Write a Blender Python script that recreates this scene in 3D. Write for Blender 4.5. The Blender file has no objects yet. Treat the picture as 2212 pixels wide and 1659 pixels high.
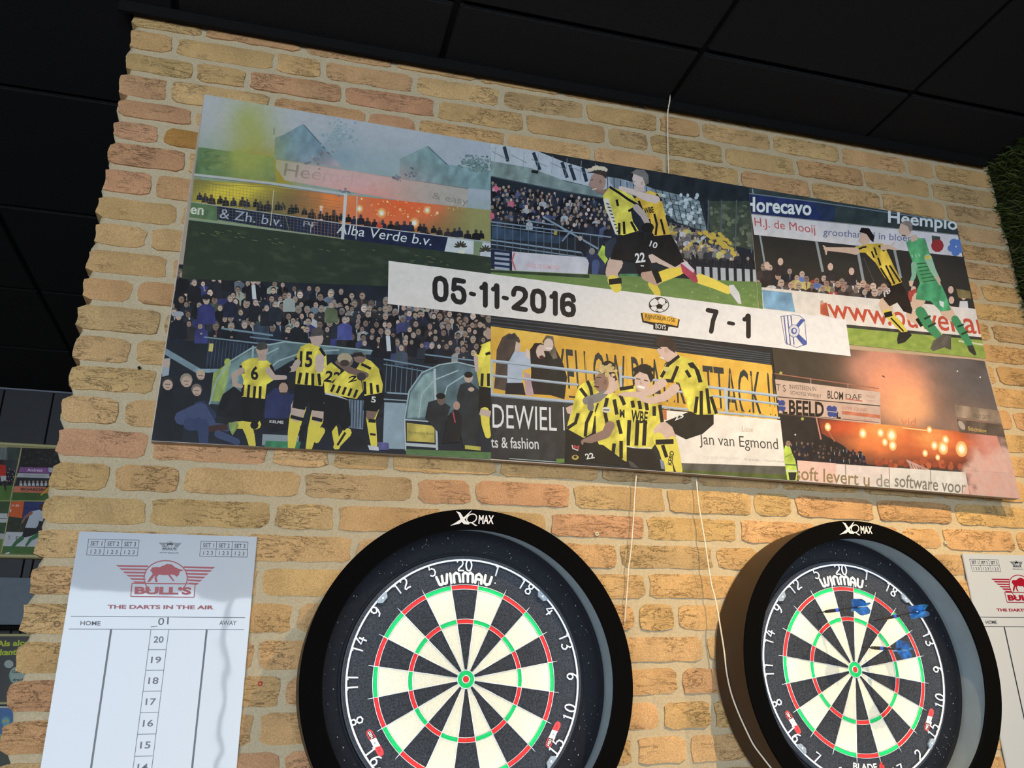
import bpy, bmesh, math, random
from mathutils import Vector, Matrix
from mathutils.geometry import tessellate_polygon

# ------------------------------------------------------------------ camera, world, lights
SC = bpy.context.scene
C = SC.collection
PI = math.pi
FPX, YAW, PITCH, ROLL = 1816.24, 0.2817, 0.3632, -0.0198
CAM = Vector((-0.3624, -1.5958, -0.0431))
_f = Vector((math.sin(YAW)*math.cos(PITCH), math.cos(YAW)*math.cos(PITCH), math.sin(PITCH)))
_r = Vector((math.cos(YAW), -math.sin(YAW), 0)); _u = _r.cross(_f)
_R = _r*math.cos(ROLL)+_u*math.sin(ROLL); _U = -_r*math.sin(ROLL)+_u*math.cos(ROLL)
cd = bpy.data.cameras.new('camera'); cam = bpy.data.objects.new('camera', cd); C.objects.link(cam)
M3 = Matrix((_R, _U, -_f)).transposed()
cam.matrix_world = Matrix.Translation(CAM) @ M3.to_4x4()
cd.sensor_width = 36; cd.lens = FPX*36/2212; cd.clip_start = .01
SC.camera = cam
SC.view_settings.view_transform = 'Standard'; SC.view_settings.look = 'None'
SC.view_settings.gamma = 1; SC.view_settings.use_curve_mapping = False
SC.view_settings.exposure = 0.0
SC.cycles.max_bounces = 6; SC.cycles.use_adaptive_sampling = True
W = bpy.data.worlds.new('world'); SC.world = W; W.use_nodes = True
W.node_tree.nodes['Background'].inputs[0].default_value = (.55, .68, .95, 1)
W.node_tree.nodes['Background'].inputs[1].default_value = .12

def light(name, kind, loc, target, power, col, **kw):
    d = bpy.data.lights.new(name, kind); o = bpy.data.objects.new(name, d); C.objects.link(o)
    d.energy = power; d.color = col
    for k, v in kw.items(): setattr(d, k, v)
    o.location = loc
    o.rotation_euler = (Vector(target)-Vector(loc)).to_track_quat('-Z', 'Y').to_euler()
    return o
# daylight through the big window behind the photographer
light('window_daylight', 'AREA', (-1.2, -4.9, -.1), (.3, 0, .4), 226, (.84, .92, 1.0), shape='RECTANGLE', size=3.4, size_y=1.7)
# warm ceiling spots in front of the wall
light('ceiling_spot_light', 'SPOT', (.74, -1.46, 1.38), (.84, 0.05, -.66), 140, (1.0, .71, .36), spot_size=math.radians(92), spot_blend=.95, shadow_soft_size=.012)
light('ceiling_spot_light', 'SPOT', (1.46, -1.55, 1.38), (1.42, 0.05, -.35), 84, (1.0, .66, .26), spot_size=math.radians(84), spot_blend=.9, shadow_soft_size=.012)

# ------------------------------------------------------------------ helpers
def at(u, v, Y):
    """point on the plane y=Y that the photograph shows at pixel (u, v)"""
    d = _f + _R*((u-1106)/FPX) - _U*((v-829.5)/FPX)
    return CAM + d*((Y-CAM.y)/d.y)
def at_cyl(u, v, cx, cz, R):
    d = _f + _R*((u-1106)/FPX) - _U*((v-829.5)/FPX)
    ox, oz = CAM.x-cx, CAM.z-cz
    a = d.x*d.x+d.z*d.z; b = 2*(ox*d.x+oz*d.z); c = ox*ox+oz*oz-R*R
    q = b*b-4*a*c
    if q < 0: t = -b/(2*a)
    else: t = (-b-math.sqrt(q))/(2*a)
    return CAM+d*t
def s2l(c):
    c = max(0., min(1., c/255.)); return c/12.92 if c <= .04045 else ((c+.055)/1.055)**2.4
def L3(c): return (s2l(c[0]), s2l(c[1]), s2l(c[2]))

MATS = {}
def mat(name, col=(.5,.5,.5), rough=.6, spec=.4, metal=0, noise=None, bump=None, emit=None, coat=0):
    """principled with optional noise (scale, strength) on colour and bump (scale, strength, distance)"""
    if name in MATS: return MATS[name]
    m = bpy.data.materials.new(name); m.use_nodes = True; nt = m.node_tree
    b = nt.nodes['Principled BSDF']
    b.inputs['Base Color'].default_value = (*col, 1); b.inputs['Roughness'].default_value = rough
    b.inputs['Specular IOR Level'].default_value = spec; b.inputs['Metallic'].default_value = metal
    b.inputs['Coat Weight'].default_value = coat; b.inputs['Coat Roughness'].default_value = .04
    tc = nt.nodes.new('ShaderNodeTexCoord')
    n = nt.nodes.new('ShaderNodeTexNoise'); n.inputs['Scale'].default_value = noise[0] if noise else 40
    n.inputs['Detail'].default_value = 6
    nt.links.new(tc.outputs['Object'], n.inputs['Vector'])
    k = noise[1] if noise else .08
    mr = nt.nodes.new('ShaderNodeMapRange'); mr.inputs[1].default_value = .25; mr.inputs[2].default_value = .75
    mr.inputs[3].default_value = 1-k; mr.inputs[4].default_value = 1+k
    nt.links.new(n.outputs[0], mr.inputs[0])
    mx = nt.nodes.new('ShaderNodeVectorMath'); mx.operation = 'SCALE'; mx.inputs[0].default_value = col
    nt.links.new(mr.outputs[0], mx.inputs['Scale']); nt.links.new(mx.outputs[0], b.inputs['Base Color'])
    if bump:
        n2 = nt.nodes.new('ShaderNodeTexNoise'); n2.inputs['Scale'].default_value = bump[0]; n2.inputs['Detail'].default_value = bump[3] if len(bump) > 3 else 5
        nt.links.new(tc.outputs['Object'], n2.inputs['Vector'])
        bp = nt.nodes.new('ShaderNodeBump'); bp.inputs['Strength'].default_value = bump[1]; bp.inputs['Distance'].default_value = bump[2]
        nt.links.new(n2.outputs[0], bp.inputs['Height']); nt.links.new(bp.outputs[0], b.inputs['Normal'])
        if coat: nt.links.new(bp.outputs[0], b.inputs['Coat Normal'])
    if emit:
        b.inputs['Emission Color'].default_value = (*emit[0], 1); b.inputs['Emission Strength'].default_value = emit[1]
    MATS[name] = m
    return m

def print_mat(name, rough=.38, spec=.35, grain=(900, .10)):
    """ink whose colour is stored on the vertices, with fine print grain"""
    if name in MATS: return MATS[name]
    m = mat(name, (.5, .5, .5), rough, spec); nt = m.node_tree; b = nt.nodes['Principled BSDF']
    for l in list(b.inputs['Base Color'].links): nt.links.remove(l)
    a = nt.nodes.new('ShaderNodeVertexColor'); a.layer_name = 'ink'
    tc = nt.nodes.new('ShaderNodeTexCoord'); n = nt.nodes.new('ShaderNodeTexNoise'); n.inputs['Scale'].default_value = grain[0]; n.inputs['Detail'].default_value = 2
    nt.links.new(tc.outputs['Object'], n.inputs[0])
    n2 = nt.nodes.new('ShaderNodeTexNoise'); n2.inputs['Scale'].default_value = grain[0]/9; n2.inputs['Detail'].default_value = 3
    nt.links.new(tc.outputs['Object'], n2.inputs[0])
    ad = nt.nodes.new('ShaderNodeMath'); ad.operation = 'ADD'; nt.links.new(n.outputs[0], ad.inputs[0]); nt.links.new(n2.outputs[0], ad.inputs[1])
    mr = nt.nodes.new('ShaderNodeMapRange'); mr.inputs[1].default_value = .6; mr.inputs[2].default_value = 1.4
    mr.inputs[3].default_value = 1-grain[1]; mr.inputs[4].default_value = 1+grain[1]
    nt.links.new(ad.outputs[0], mr.inputs[0])
    v = nt.nodes.new('ShaderNodeVectorMath'); v.operation = 'SCALE'
    nt.links.new(a.outputs[0], v.inputs[0]); nt.links.new(mr.outputs[0], v.inputs['Scale']); nt.links.new(v.outputs[0], b.inputs['Base Color'])
    return m

def link(name, me, m=None, parent=None, label=None, cat=None, group=None, kind=None, loc=None, rot=None):
    o = bpy.data.objects.new(name, me); C.objects.link(o)
    if m and me is not None and hasattr(me, 'materials') and len(me.materials) == 0: me.materials.append(m)
    if parent: o.parent = parent
    if label: o['label'] = label
    if cat: o['category'] = cat
    if group: o['group'] = group
    if kind: o['kind'] = kind
    if loc is not None: o.location = loc
    if rot is not None: o.rotation_euler = rot
    return o
def mesh(name, V, F, smooth=False):
    me = bpy.data.meshes.new(name); me.from_pydata([tuple(v) for v in V], [], F); me.update()
    if smooth:
        for p in me.polygons: p.use_smooth = True
    return me
def box(name, a, b, bevel=0):
    bm = bmesh.new(); bmesh.ops.create_cube(bm, size=1)
    for v in bm.verts:
        v.co = Vector([(a[i]+b[i])/2+v.co[i]*(b[i]-a[i]) for i in range(3)])
    if bevel: bmesh.ops.bevel(bm, geom=bm.edges[:], offset=bevel, segments=2, affect='EDGES')
    me = bpy.data.meshes.new(name); bm.to_mesh(me); bm.free(); return me
def lathe(name, prof, seg=96, closed=False, smooth=True):
    """revolve (r, y) profile about the y axis (board axis)"""
    V, F = [], []; n = len(prof)
    for i in range(seg):
        a = 2*PI*i/seg
        for r, y in prof: V.append((r*math.sin(a), y, r*math.cos(a)))
    for i in range(seg):
        j = (i+1) % seg
        for k in range(n if closed else n-1):
            k2 = (k+1) % n
            F.append((i*n+k, i*n+k2, j*n+k2, j*n+k))
    me = mesh(name, V, F)
    if smooth:
        for p in me.polygons: p.use_smooth = True
        me.set_sharp_from_angle(angle=math.radians(35))
    return me
def tube_bm(V, F, pts, r, seg=8, cyc=False, taper=None):
    pts = [Vector(p) for p in pts]; n = len(pts); base = len(V); prev = None
    for i, p in enumerate(pts):
        if cyc: t = pts[(i+1) % n]-pts[i-1]
        else: t = pts[min(i+1, n-1)]-pts[max(i-1, 0)]
        t = t.normalized() if t.length > 1e-9 else Vector((0, 0, 1))
        ref = prev if prev is not None else (Vector((0, 1, 0)) if abs(t.y) < .9 else Vector((1, 0, 0)))
        s = t.cross(ref).normalized(); w = s.cross(t).normalized(); prev = w
        rr = r if taper is None else taper[i]
        for k in range(seg):
            a = 2*PI*k/seg; V.append(p+s*(rr*math.cos(a))+w*(rr*math.sin(a)))
    m = n if cyc else n-1
    for i in range(m):
        j = (i+1) % n
        for k in range(seg):
            k2 = (k+1) % seg
            F.append((base+i*seg+k, base+i*seg+k2, base+j*seg+k2, base+j*seg+k))
    if not cyc:
        F.append(tuple(base+k for k in range(seg))[::-1]); F.append(tuple(base+(n-1)*seg+k for k in range(seg)))
def tube(name, pts, r, seg=8, cyc=False, taper=None):
    V, F = [], []; tube_bm(V, F, pts, r, seg, cyc, taper); return mesh(name, V, F, True)

# ---- text as triangles
TXT = {}
def text_tris(s, bold=0.0, space=1.0):
    key = (s, bold, space)
    if key in TXT: return TXT[key]
    cu = bpy.data.curves.new('lettering', 'FONT'); cu.body = s; cu.offset = bold; cu.resolution_u = 3; cu.space_character = space
    cu.fill_mode = 'FRONT'
    ob = bpy.data.objects.new('lettering', cu); C.objects.link(ob)
    me = bpy.data.meshes.new_from_object(ob.evaluated_get(bpy.context.evaluated_depsgraph_get()))
    me.calc_loop_triangles()
    vs = [v.co.copy() for v in me.vertices]; tr = [tuple(t.vertices) for t in me.loop_triangles]
    x0 = min(v.x for v in vs); x1 = max(v.x for v in vs); y0 = min(v.y for v in vs); y1 = max(v.y for v in vs)
    out = [[((vs[i].x-x0)/(x1-x0), (vs[i].y-y0)/(y1-y0)) for i in t] for t in tr]
    bpy.data.objects.remove(ob); bpy.data.curves.remove(cu); bpy.data.meshes.remove(me)
    TXT[key] = (out, (x1-x0)/(y1-y0)); return TXT[key]

def clip(poly, cl):
    """clip a polygon by a convex clockwise/ccw polygon"""
    ar = sum(cl[i][0]*cl[(i+1) % len(cl)][1]-cl[(i+1) % len(cl)][0]*cl[i][1] for i in range(len(cl)))
    sg = 1 if ar > 0 else -1
    out = list(poly)
    for i in range(len(cl)):
        a, b = cl[i], cl[(i+1) % len(cl)]
        if not out: return []
        res = []
        def side(p): return sg*((b[0]-a[0])*(p[1]-a[1])-(b[1]-a[1])*(p[0]-a[0]))
        for j in range(len(out)):
            p, q = out[j], out[(j+1) % len(out)]
            sp, sq = side(p), side(q)
            if sp >= 0: res.append(p)
            if (sp >= 0) != (sq >= 0):
                t = sp/(sp-sq); res.append((p[0]+(q[0]-p[0])*t, p[1]+(q[1]-p[1])*t))
        out = res
    return out

class Ink:
    """collects flat printed shapes; shapes are laid out in the coordinates of an enlarged view of the print"""
    def __init__(s, place, tone, panel=None, lift0=0.0):
        s.V = []; s.F = []; s.K = []; s.place = place; s.tone = tone; s.panel = panel; s.z = lift0; s.lift0 = lift0; s.step = 9e-6
        s.T = (0, 0, 1.); s.post = None; s.lev = {}; s.cell = 5.0; s.fold = .30
    def view(s, x0, y0, k): s.T = (x0, y0, k)
    def px(s, p): return (s.T[0]+p[0]/s.T[2], s.T[1]+p[1]/s.T[2])
    def level(s, P):
        """overprint order: each shape lies just above whatever was printed below it"""
        c = s.cell
        a0, a1 = int(min(p[0] for p in P)//c), int(max(p[0] for p in P)//c); b0, b1 = int(min(p[1] for p in P)//c), int(max(p[1] for p in P)//c)
        m = 0; lev = s.lev
        for i in range(a0, a1+1):
            for j in range(b0, b1+1):
                q = lev.get((i, j), 0)
                if q > m: m = q
        m += 1
        for i in range(a0, a1+1):
            for j in range(b0, b1+1): lev[(i, j)] = m
        s.z = s.lift0+m*s.step
    def raw(s, poly, col, cols=None):
        if s.panel:
            if cols is None: poly = clip(poly, s.panel)
            if len(poly) < 3: return
        b = len(s.V)
        for i, q in enumerate(poly):
            s.V.append(s.place(q[0], q[1], s.z))
            c = cols[i] if cols else col
            if s.post: c = s.post(q, c)
            s.K.append(s.tone(q, c))
        s.F.append(tuple(range(b, b+len(poly))))
    def soft(s, t, col, d=0):
        """fine triangles so that cloth and skin get uneven ink"""
        e = [((t[i][0]-t[(i+1) % 3][0])**2+(t[i][1]-t[(i+1) % 3][1])**2, i) for i in range(3)]
        L, i = max(e)
        if L > 110 and d < 12:
            a, b, c = t[i], t[(i+1) % 3], t[(i+2) % 3]; m = ((a[0]+b[0])/2, (a[1]+b[1])/2)
            s.soft([a, m, c], col, d+1); s.soft([m, b, c], col, d+1); return
        if s.panel:
            t = clip(t, s.panel)
            if len(t) < 3: return
        b = len(s.V)
        for q in t:
            s.V.append(s.place(q[0], q[1], s.z)); c = col
            if s.fold: f = 1+s.fold*(.22 if min(col) > 135 else 1)*2*(fbm(q[0]/11+q[1]/40, q[1]/23, 77, 3)-.5); c = (c[0]*f, c[1]*f, c[2]*f)
            if s.post: c = s.post(q, c)
            s.K.append(s.tone(q, c))
        s.F.append(tuple(range(b, b+len(t))))
    def poly(s, pts, col):
        P = [s.px(p) for p in pts]; s.level(P)
        for t in tessellate_polygon([[Vector((a, b, 0)) for a, b in P]]): s.soft([P[i] for i in t], col)
    def ell(s, cx, cy, rx, ry, col, n=10, rot=0):
        ca, sa = math.cos(rot), math.sin(rot)
        pts = [(cx+rx*math.cos(2*PI*i/n)*ca-ry*math.sin(2*PI*i/n)*sa, cy+rx*math.cos(2*PI*i/n)*sa+ry*math.sin(2*PI*i/n)*ca) for i in range(n)]
        P = [s.px(p) for p in pts]; s.level(P); s.raw(P, col)
    def line(s, pts, w, col, w2=None):
        n = len(pts); w2 = w if w2 is None else w2
        L, R = [], []
        for i, p in enumerate(pts):
            a = pts[max(i-1, 0)]; b = pts[min(i+1, n-1)]
            dx, dy = b[0]-a[0], b[1]-a[1]; d = math.hypot(dx, dy) or 1
            ww = (w+(w2-w)*i/max(1, n-1))/2
            L.append((p[0]-dy/d*ww, p[1]+dx/d*ww)); R.append((p[0]+dy/d*ww, p[1]-dx/d*ww))
        for i in range(n-1):
            P = [s.px(q) for q in (L[i], L[i+1], R[i+1], R[i])]
            if n == 2 and abs(P[1][0]-P[0][0])+abs(P[1][1]-P[0][1]) > 60:
                m = 12
                for k in range(m):
                    a, b = k/m, (k+1)/m
                    lp = lambda u, v, t: (u[0]+(v[0]-u[0])*t, u[1]+(v[1]-u[1])*t)
                    Q = [lp(P[0], P[1], a), lp(P[0], P[1], b), lp(P[3], P[2], b), lp(P[3], P[2], a)]; s.level(Q); s.raw(Q, col)
            else: s.level(P); s.raw(P, col)
    def limb(s, pts, ws, col):
        for i in range(len(pts)-1):
            s.line([pts[i], pts[i+1]], ws[i], col, ws[i+1])
        for p, w in zip(pts, ws): s.ell(p[0], p[1], w/2, w/2, col, 8)
    def text(s, t, bl, br, tl, col, bold=0.0, space=1.0):
        T, asp = text_tris(t, bold, space)
        tr_ = (br[0]+tl[0]-bl[0], br[1]+tl[1]-bl[1]); s.level([s.px(p) for p in (bl, br, tl, tr_)])
        for tri in T:
            s.raw([s.px((bl[0]+(br[0]-bl[0])*a+(tl[0]-bl[0])*b, bl[1]+(br[1]-bl[1])*a+(tl[1]-bl[1])*b)) for a, b in tri], col)
    def grid(s, quad, nx, ny, fn):
        """quad = tl, tr, br, bl in view coordinates; fn(u, v) gives a colour"""
        Q = [s.px(p) for p in quad]; s.level(Q); pt = []
        for j in range(ny+1):
            for i in range(nx+1):
                u, v = i/nx, j/ny
                pt.append(((Q[0][0]*(1-u)+Q[1][0]*u)*(1-v)+(Q[3][0]*(1-u)+Q[2][0]*u)*v, (Q[0][1]*(1-u)+Q[1][1]*u)*(1-v)+(Q[3][1]*(1-u)+Q[2][1]*u)*v))
        def ins(p):
            c = s.panel
            if not c: return True
            return all(s.sg*((c[(k+1) % len(c)][0]-c[k][0])*(p[1]-c[k][1])-(c[(k+1) % len(c)][1]-c[k][1])*(p[0]-c[k][0])) >= 0 for k in range(len(c)))
        if s.panel: s.sg = 1 if sum(s.panel[i][0]*s.panel[(i+1) % len(s.panel)][1]-s.panel[(i+1) % len(s.panel)][0]*s.panel[i][1] for i in range(len(s.panel))) > 0 else -1
        inn = [ins(p) for p in pt]; idx = {}
        def vid(k):
            if k not in idx:
                idx[k] = len(s.V); s.V.append(s.place(*pt[k], s.z)); c = fn((k % (nx+1))/nx, (k//(nx+1))/ny); c = s.post(pt[k], c) if s.post else c; s.K.append(s.tone(pt[k], c))
            return idx[k]
        for j in range(ny):
            for i in range(nx):
                k = j*(nx+1)+i; q = (k, k+1, k+nx+2, k+nx+1); n_in = sum(inn[a] for a in q)
                if n_in == 4: s.F.append(tuple(vid(a) for a in q))
                else:
                    P = clip([pt[a] for a in q], s.panel)
                    if len(P) > 2:
                        c = fn((i+.5)/nx, (j+.5)/ny); c = s.post(P[0], c) if s.post else c; c = s.tone(P[0], c); b = len(s.V)
                        s.V += [s.place(*p, s.z) for p in P]; s.K += [c]*len(P); s.F.append(tuple(range(b, b+len(P))))
    def build(s, name, m, parent, label=None, origin=None):
        o0 = origin or Vector((0, 0, 0))
        me = mesh(name, [v-o0 for v in s.V], s.F)
        ca = me.color_attributes.new('ink', 'FLOAT_COLOR', 'POINT')
        flat = []
        for c in s.K: flat += [c[0], c[1], c[2], 1.]
        ca.data.foreach_set('color', flat)
        # every face towards the room (-y)
        flip = [p.index for p in me.polygons if p.normal.y > 0]
        if flip:
            bm = bmesh.new(); bm.from_mesh(me); bm.faces.ensure_lookup_table()
            bmesh.ops.reverse_faces(bm, faces=[bm.faces[i] for i in flip]); bm.to_mesh(me); bm.free()
        return link(name, me, m, parent, label)

# value noise for smoke and grass
def _h(i, j, k): 
    n = (i*374761393+j*668265263+k*2147483647) & 0xffffffff; n = ((n ^ (n >> 13))*1274126177) & 0xffffffff
    return ((n ^ (n >> 16)) & 0xffff)/65535.
def vn(x, y, k=0):
    i, j = math.floor(x), math.floor(y); a, b = x-i, y-j; a = a*a*(3-2*a); b = b*b*(3-2*b)
    return (_h(i, j, k)*(1-a)+_h(i+1, j, k)*a)*(1-b)+(_h(i, j+1, k)*(1-a)+_h(i+1, j+1, k)*a)*b
def fbm(x, y, k=0, o=4):
    s = 0; a = .5
    for q in range(o): s += a*vn(x, y, k+q); x *= 2.03; y *= 2.03; a *= .5
    return s/.9375
def mix(a, b, t):
    t = max(0., min(1., t)); return tuple(a[i]*(1-t)+b[i]*t for i in range(3))
def gau(x, y, cx, cy, rx, ry): return math.exp(-((x-cx)/rx)**2-((y-cy)/ry)**2)

rnd = random.Random(7)
# ------------------------------------------------------------------ room shell
CEIL = 1.44; FLOOR = -1.73; FAR = 2.78; WL, WR = -.755, 1.58
black_tile = mat('black_ceiling_tile', (.0085, .0085, .0095), .9, .25, noise=(300, .5), bump=(420, .5, .002))
black_matt = mat('black_paint', (.0025, .0025, .003), .8, .2)
ceil = link('ceiling', box('ceiling', (-3.6, -6, CEIL+.012), (3.2, FAR, CEIL+.05)), black_matt, kind='structure')
xs = [-.055+.613*k for k in range(-5, 6)]; ys = [-.157-.6*k for k in range(0, 9)]
ys = [FAR-.02, 2.2, 1.6, 1.0, .4] + ys
for i in range(len(xs)-1):
    for j in range(len(ys)-1):
        x0, x1, y1, y0 = xs[i]+.008, xs[i+1]-.008, ys[j]-.008, ys[j+1]+.008
        if x1 > 1.62 and j < 4: continue
        me = box('ceiling_tile', (x0, y0, CEIL-.001+rnd.uniform(-.001, .001)), (x1, y1, CEIL+.012), .003)
        link('ceiling_tile', me, black_tile, ceil)
link('trim_1', box('trim_1', (WL-.03, .026, 1.412), (WR, .034, CEIL)), black_matt, kind='structure')
floor_m = mat('dark_wood_floor', (.10, .075, .055), .5, .4, noise=(6, .3))
link('floor', box('floor', (-3.6, -6, FLOOR-.1), (3.2, FAR, FLOOR)), floor_m, kind='structure')
plaster = mat('grey_plaster', (.16, .165, .17), .9, .2, bump=(60, .2, .002))
link('wall_left', box('wall_left', (-3.7, -6, FLOOR), (-3.6, FAR, CEIL)), plaster, kind='structure')
# rear wall with a wide window opening (behind the photographer)
def opening(name, x0, x1, z0, z1, y):
    V = []; F = []
    for a, b, c, d in ((-3.6, x0, FLOOR, CEIL), (x1, 3.2, FLOOR, CEIL), (x0, x1, FLOOR, z0), (x0, x1, z1, CEIL)):
        m = box('b', (a, y-.1, c), (b, y, d)); n = len(V)
        V += [v.co.copy() for v in m.vertices]; F += [tuple(n+i for i in p.vertices) for p in m.polygons]
    return link(name, mesh(name, V, F), plaster, kind='structure')
opening('wall_rear', -2.95, .55, -.98, .78, -5)
win = link('window_1', box('window_1', (-2.95, -5.05, -1.0), (.55, -4.95, -.97)), mat('white_window_frame', (.7, .7, .7), .4), kind='structure')
for k in range(4): link('mullion', box('mullion', (-2.95+k*1.15, -4.98, -.98), (-2.90+k*1.15, -4.86, .78)), MATS['white_window_frame'], win)

# far wall behind the pillar, clad in dark boards
panel_m = mat('dark_grey_cladding', (.036, .038, .045), .55, .4, noise=(30, .1))
far = link('wall_far', box('wall_far', (-3.6, FAR, FLOOR), (3.2, FAR+.1, CEIL)), black_matt, kind='structure')
for z0, z1, xs0 in ((.64, CEIL-.002, (-2.36, -1.675, -1.458, -.9, -.3)), (-1.7, .632, (-2.2, -1.72, -1.452, -1.414, -.9, -.3))):
    for a, b in zip(xs0[:-1], xs0[1:]):
        link('cladding_board', box('cladding_board', (a+.004, FAR-.014, z0), (b-.004, FAR, z1), .002), panel_m, far)

# turf on the right-hand wall: dense blades
wall_r = link('wall_right', box('wall_right', (WR+.035, -6, FLOOR), (WR+.135, FAR, CEIL)), mat('dark_green_backing', (.012, .02, .006), .9), kind='structure')
grass_m = bpy.data.materials.new('artificial_grass'); grass_m.use_nodes = True
nt = grass_m.node_tree; b = nt.nodes['Principled BSDF']; b.inputs['Roughness'].default_value = .55; b.inputs['Specular IOR Level'].default_value = .25
a = nt.nodes.new('ShaderNodeVertexColor'); a.layer_name = 'ink'; nt.links.new(a.outputs[0], b.inputs['Base Color'])
V, F, K = [], [], []
for i in range(62000):
    near = i < 30000
    y, z = (-.85+.95*rnd.random(), -.3+1.75*rnd.random()) if near else (-3.2+3.3*rnd.random(), FLOOR+3.17*rnd.random())
    if z > CEIL-.005 or (not near and y > -.85 and z > -.3): continue
    l = rnd.uniform(.022, .042); w = rnd.uniform(.0012, .0022)*(1 if near else 1.6)
    base = Vector((WR+.036, y, z)); tip = base+Vector((-l, rnd.gauss(0, .010), rnd.gauss(-.006, .012)))
    mid = (base+tip)/2+Vector((0, rnd.gauss(0, .003), rnd.gauss(.004, .003)))
    a0 = rnd.uniform(0, PI); s = Vector((0, math.cos(a0), math.sin(a0)))*w
    n = len(V); V += [base-s, base+s, mid+s*.8, mid-s*.8, tip]
    F += [(n, n+1, n+2, n+3), (n+3, n+2, n+4)]
    g = rnd.random(); c = mix((.024, .042, .008), (.070, .088, .016), g) if rnd.random() > .06 else (.16, .14, .06)
    K += [c]*5
me = mesh('grass_blades', V, F); ca = me.color_attributes.new('ink', 'FLOAT_COLOR', 'POINT')
ca.data.foreach_set('color', [q for c in K for q in (*c, 1)])
link('grass_blades', me, grass_m, wall_r, kind='stuff')

# ------------------------------------------------------------------ brick pillar wall
YB = .05                                                    # brick faces
JL = [1.390, 1.326, 1.268, 1.199, 1.144, 1.088, 1.021, .954, .892, .830, .768, .707, .642, .579, .518, .454, .389, .328, .266, .204, .140, .076, .013, -.049, -.113]
JR = [1.412, 1.346, 1.278, 1.212, 1.152, 1.092, 1.029, .966, .904, .842, .780, .717, .653, .590, .528, .464, .398, .335, .274, .213, .151, .087, .024, -.038, -.101]
for k in range(52-len(JL)): JL.append(JL[-1]-.0625); JR.append(JR[-1]-.0625)
def bedz(k, x):
    if k < 0: return CEIL+.04
    t = max(0, min(1, (x+.75)/1.25)); return JL[k]*(1-t)+JR[k]*t
HJ = {0: [(441,74),(653.6,111.5),(853,149.5),(1033,176.6),(1211.9,207.8),(1385.5,240.4),(1616,276),(1772,305.5),(1916.7,330.5),(2058,351)],
 1: [(378,90),(594,135),(697,155),(895,185),(1083.5,215),(1263.4,248.5),(1423.5,273),(1515.7,289),(1669,317),(1816.4,338),(1959.4,361.5),(2019.8,373)],
 2: [(420,155),(533.7,174),(741.7,206.5),(942.5,236),(1133.5,269.5),(1312,300),(1403,313.6),(1565,342),(1720.6,367.4),(1866.5,388),(2011,408.6)],
 3: [(365,193.6),(587,219),(793.3,252.6),(903,271.6),(1093.5,304.5),(1281,338),(1435.7,359.7),(1598.4,387),(1753,408.6),(1903.4,435),(2042,455.8)],
 4: [(418,251)], 5: [(348,292)], 6: [(403.5,352.7)], 7: [(331,401)], 8: [(389,462)], 9: [(320.6,516),(2133,683)], 10: [(365.7,581)], 11: [(292,628.5)],
 12: [(351,695)], 13: [(287,754)], 14: [(340,828)], 15: [(262.4,891.6)],
 16: [(323.9,963),(583,986),(714,1001),(845,1004),(1076.5,1017),(1296.7,1032)],
 17: [(241,1031.6),(391,1042),(652,1055.6),(897,1055),(1021.4,1066),(1236,1070),(1439,1077.7),(1625,1087),(1714,1093),(1891,1103),(2060,1110)],
 18: [(320.7,1099),(587.5,1116),(726,1122),(1184.7,1127),(1395.4,1138.5),(1596.7,1149),(1767,1141.6),(1944,1148),(2036,1158),(2192,1161)],
 19: [(764,1191),(1336.6,1200),(1545,1206)], 20: [(559,1260.6),(1397,1261)], 21: [(635.8,1333),(1460.8,1330)], 22: [(553,1420),(1523,1399.5)],
 23: [(609,1495),(1469.5,1471.7)], 24: [(553,1575),(1538.8,1535)], 25: [(608,1646),(1486.8,1619)]}
POSTER = [(442,204),(750,257),(1060,310),(1404,368.5),(1617,405),(1917,455),(2064,480),(2130,780),(2203,1077),(1950,1056),(1700,1037),(1500,1023),(1300,1008),(1040,991),(700,971),(326,952)]

brick_m = bpy.data.materials.new('handmade_brick'); brick_m.use_nodes = True
nt = brick_m.node_tree; b = nt.nodes['Principled BSDF']; N = nt.nodes.new; Lk = nt.links.new
b.inputs['Roughness'].default_value = .92; b.inputs['Specular IOR Level'].default_value = .15
tc = N('ShaderNodeTexCoord'); geo = N('ShaderNodeNewGeometry')
ac = N('ShaderNodeVertexColor'); ac.layer_name = 'ink'
n1 = N('ShaderNodeTexNoise'); n1.inputs['Scale'].default_value = 14; n1.inputs['Detail'].default_value = 4; Lk(geo.outputs['Position'], n1.inputs[0])
n2 = N('ShaderNodeTexNoise'); n2.inputs['Scale'].default_value = 420; n2.inputs['Detail'].default_value = 4; Lk(geo.outputs['Position'], n2.inputs[0])
# crease lines: distorted wave bands stretched along the brick
mp = N('ShaderNodeMapping'); mp.inputs['Scale'].default_value = (16, 30, 62); Lk(geo.outputs['Position'], mp.inputs[0])
n3 = N('ShaderNodeTexNoise'); n3.inputs['Scale'].default_value = 1.0; n3.inputs['Detail'].default_value = 7; n3.inputs['Roughness'].default_value = .68; n3.inputs['Distortion'].default_value = 1.1; Lk(mp.outputs[0], n3.inputs[0])
ab = N('ShaderNodeMath'); ab.operation = 'SUBTRACT'; ab.inputs[1].default_value = .5; Lk(n3.outputs[0], ab.inputs[0])
ab2 = N('ShaderNodeMath'); ab2.operation = 'ABSOLUTE'; Lk(ab.outputs[0], ab2.inputs[0])
cr = N('ShaderNodeMapRange'); cr.inputs[1].default_value = 0; cr.inputs[2].default_value = .014; Lk(ab2.outputs[0], cr.inputs[0])
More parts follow.
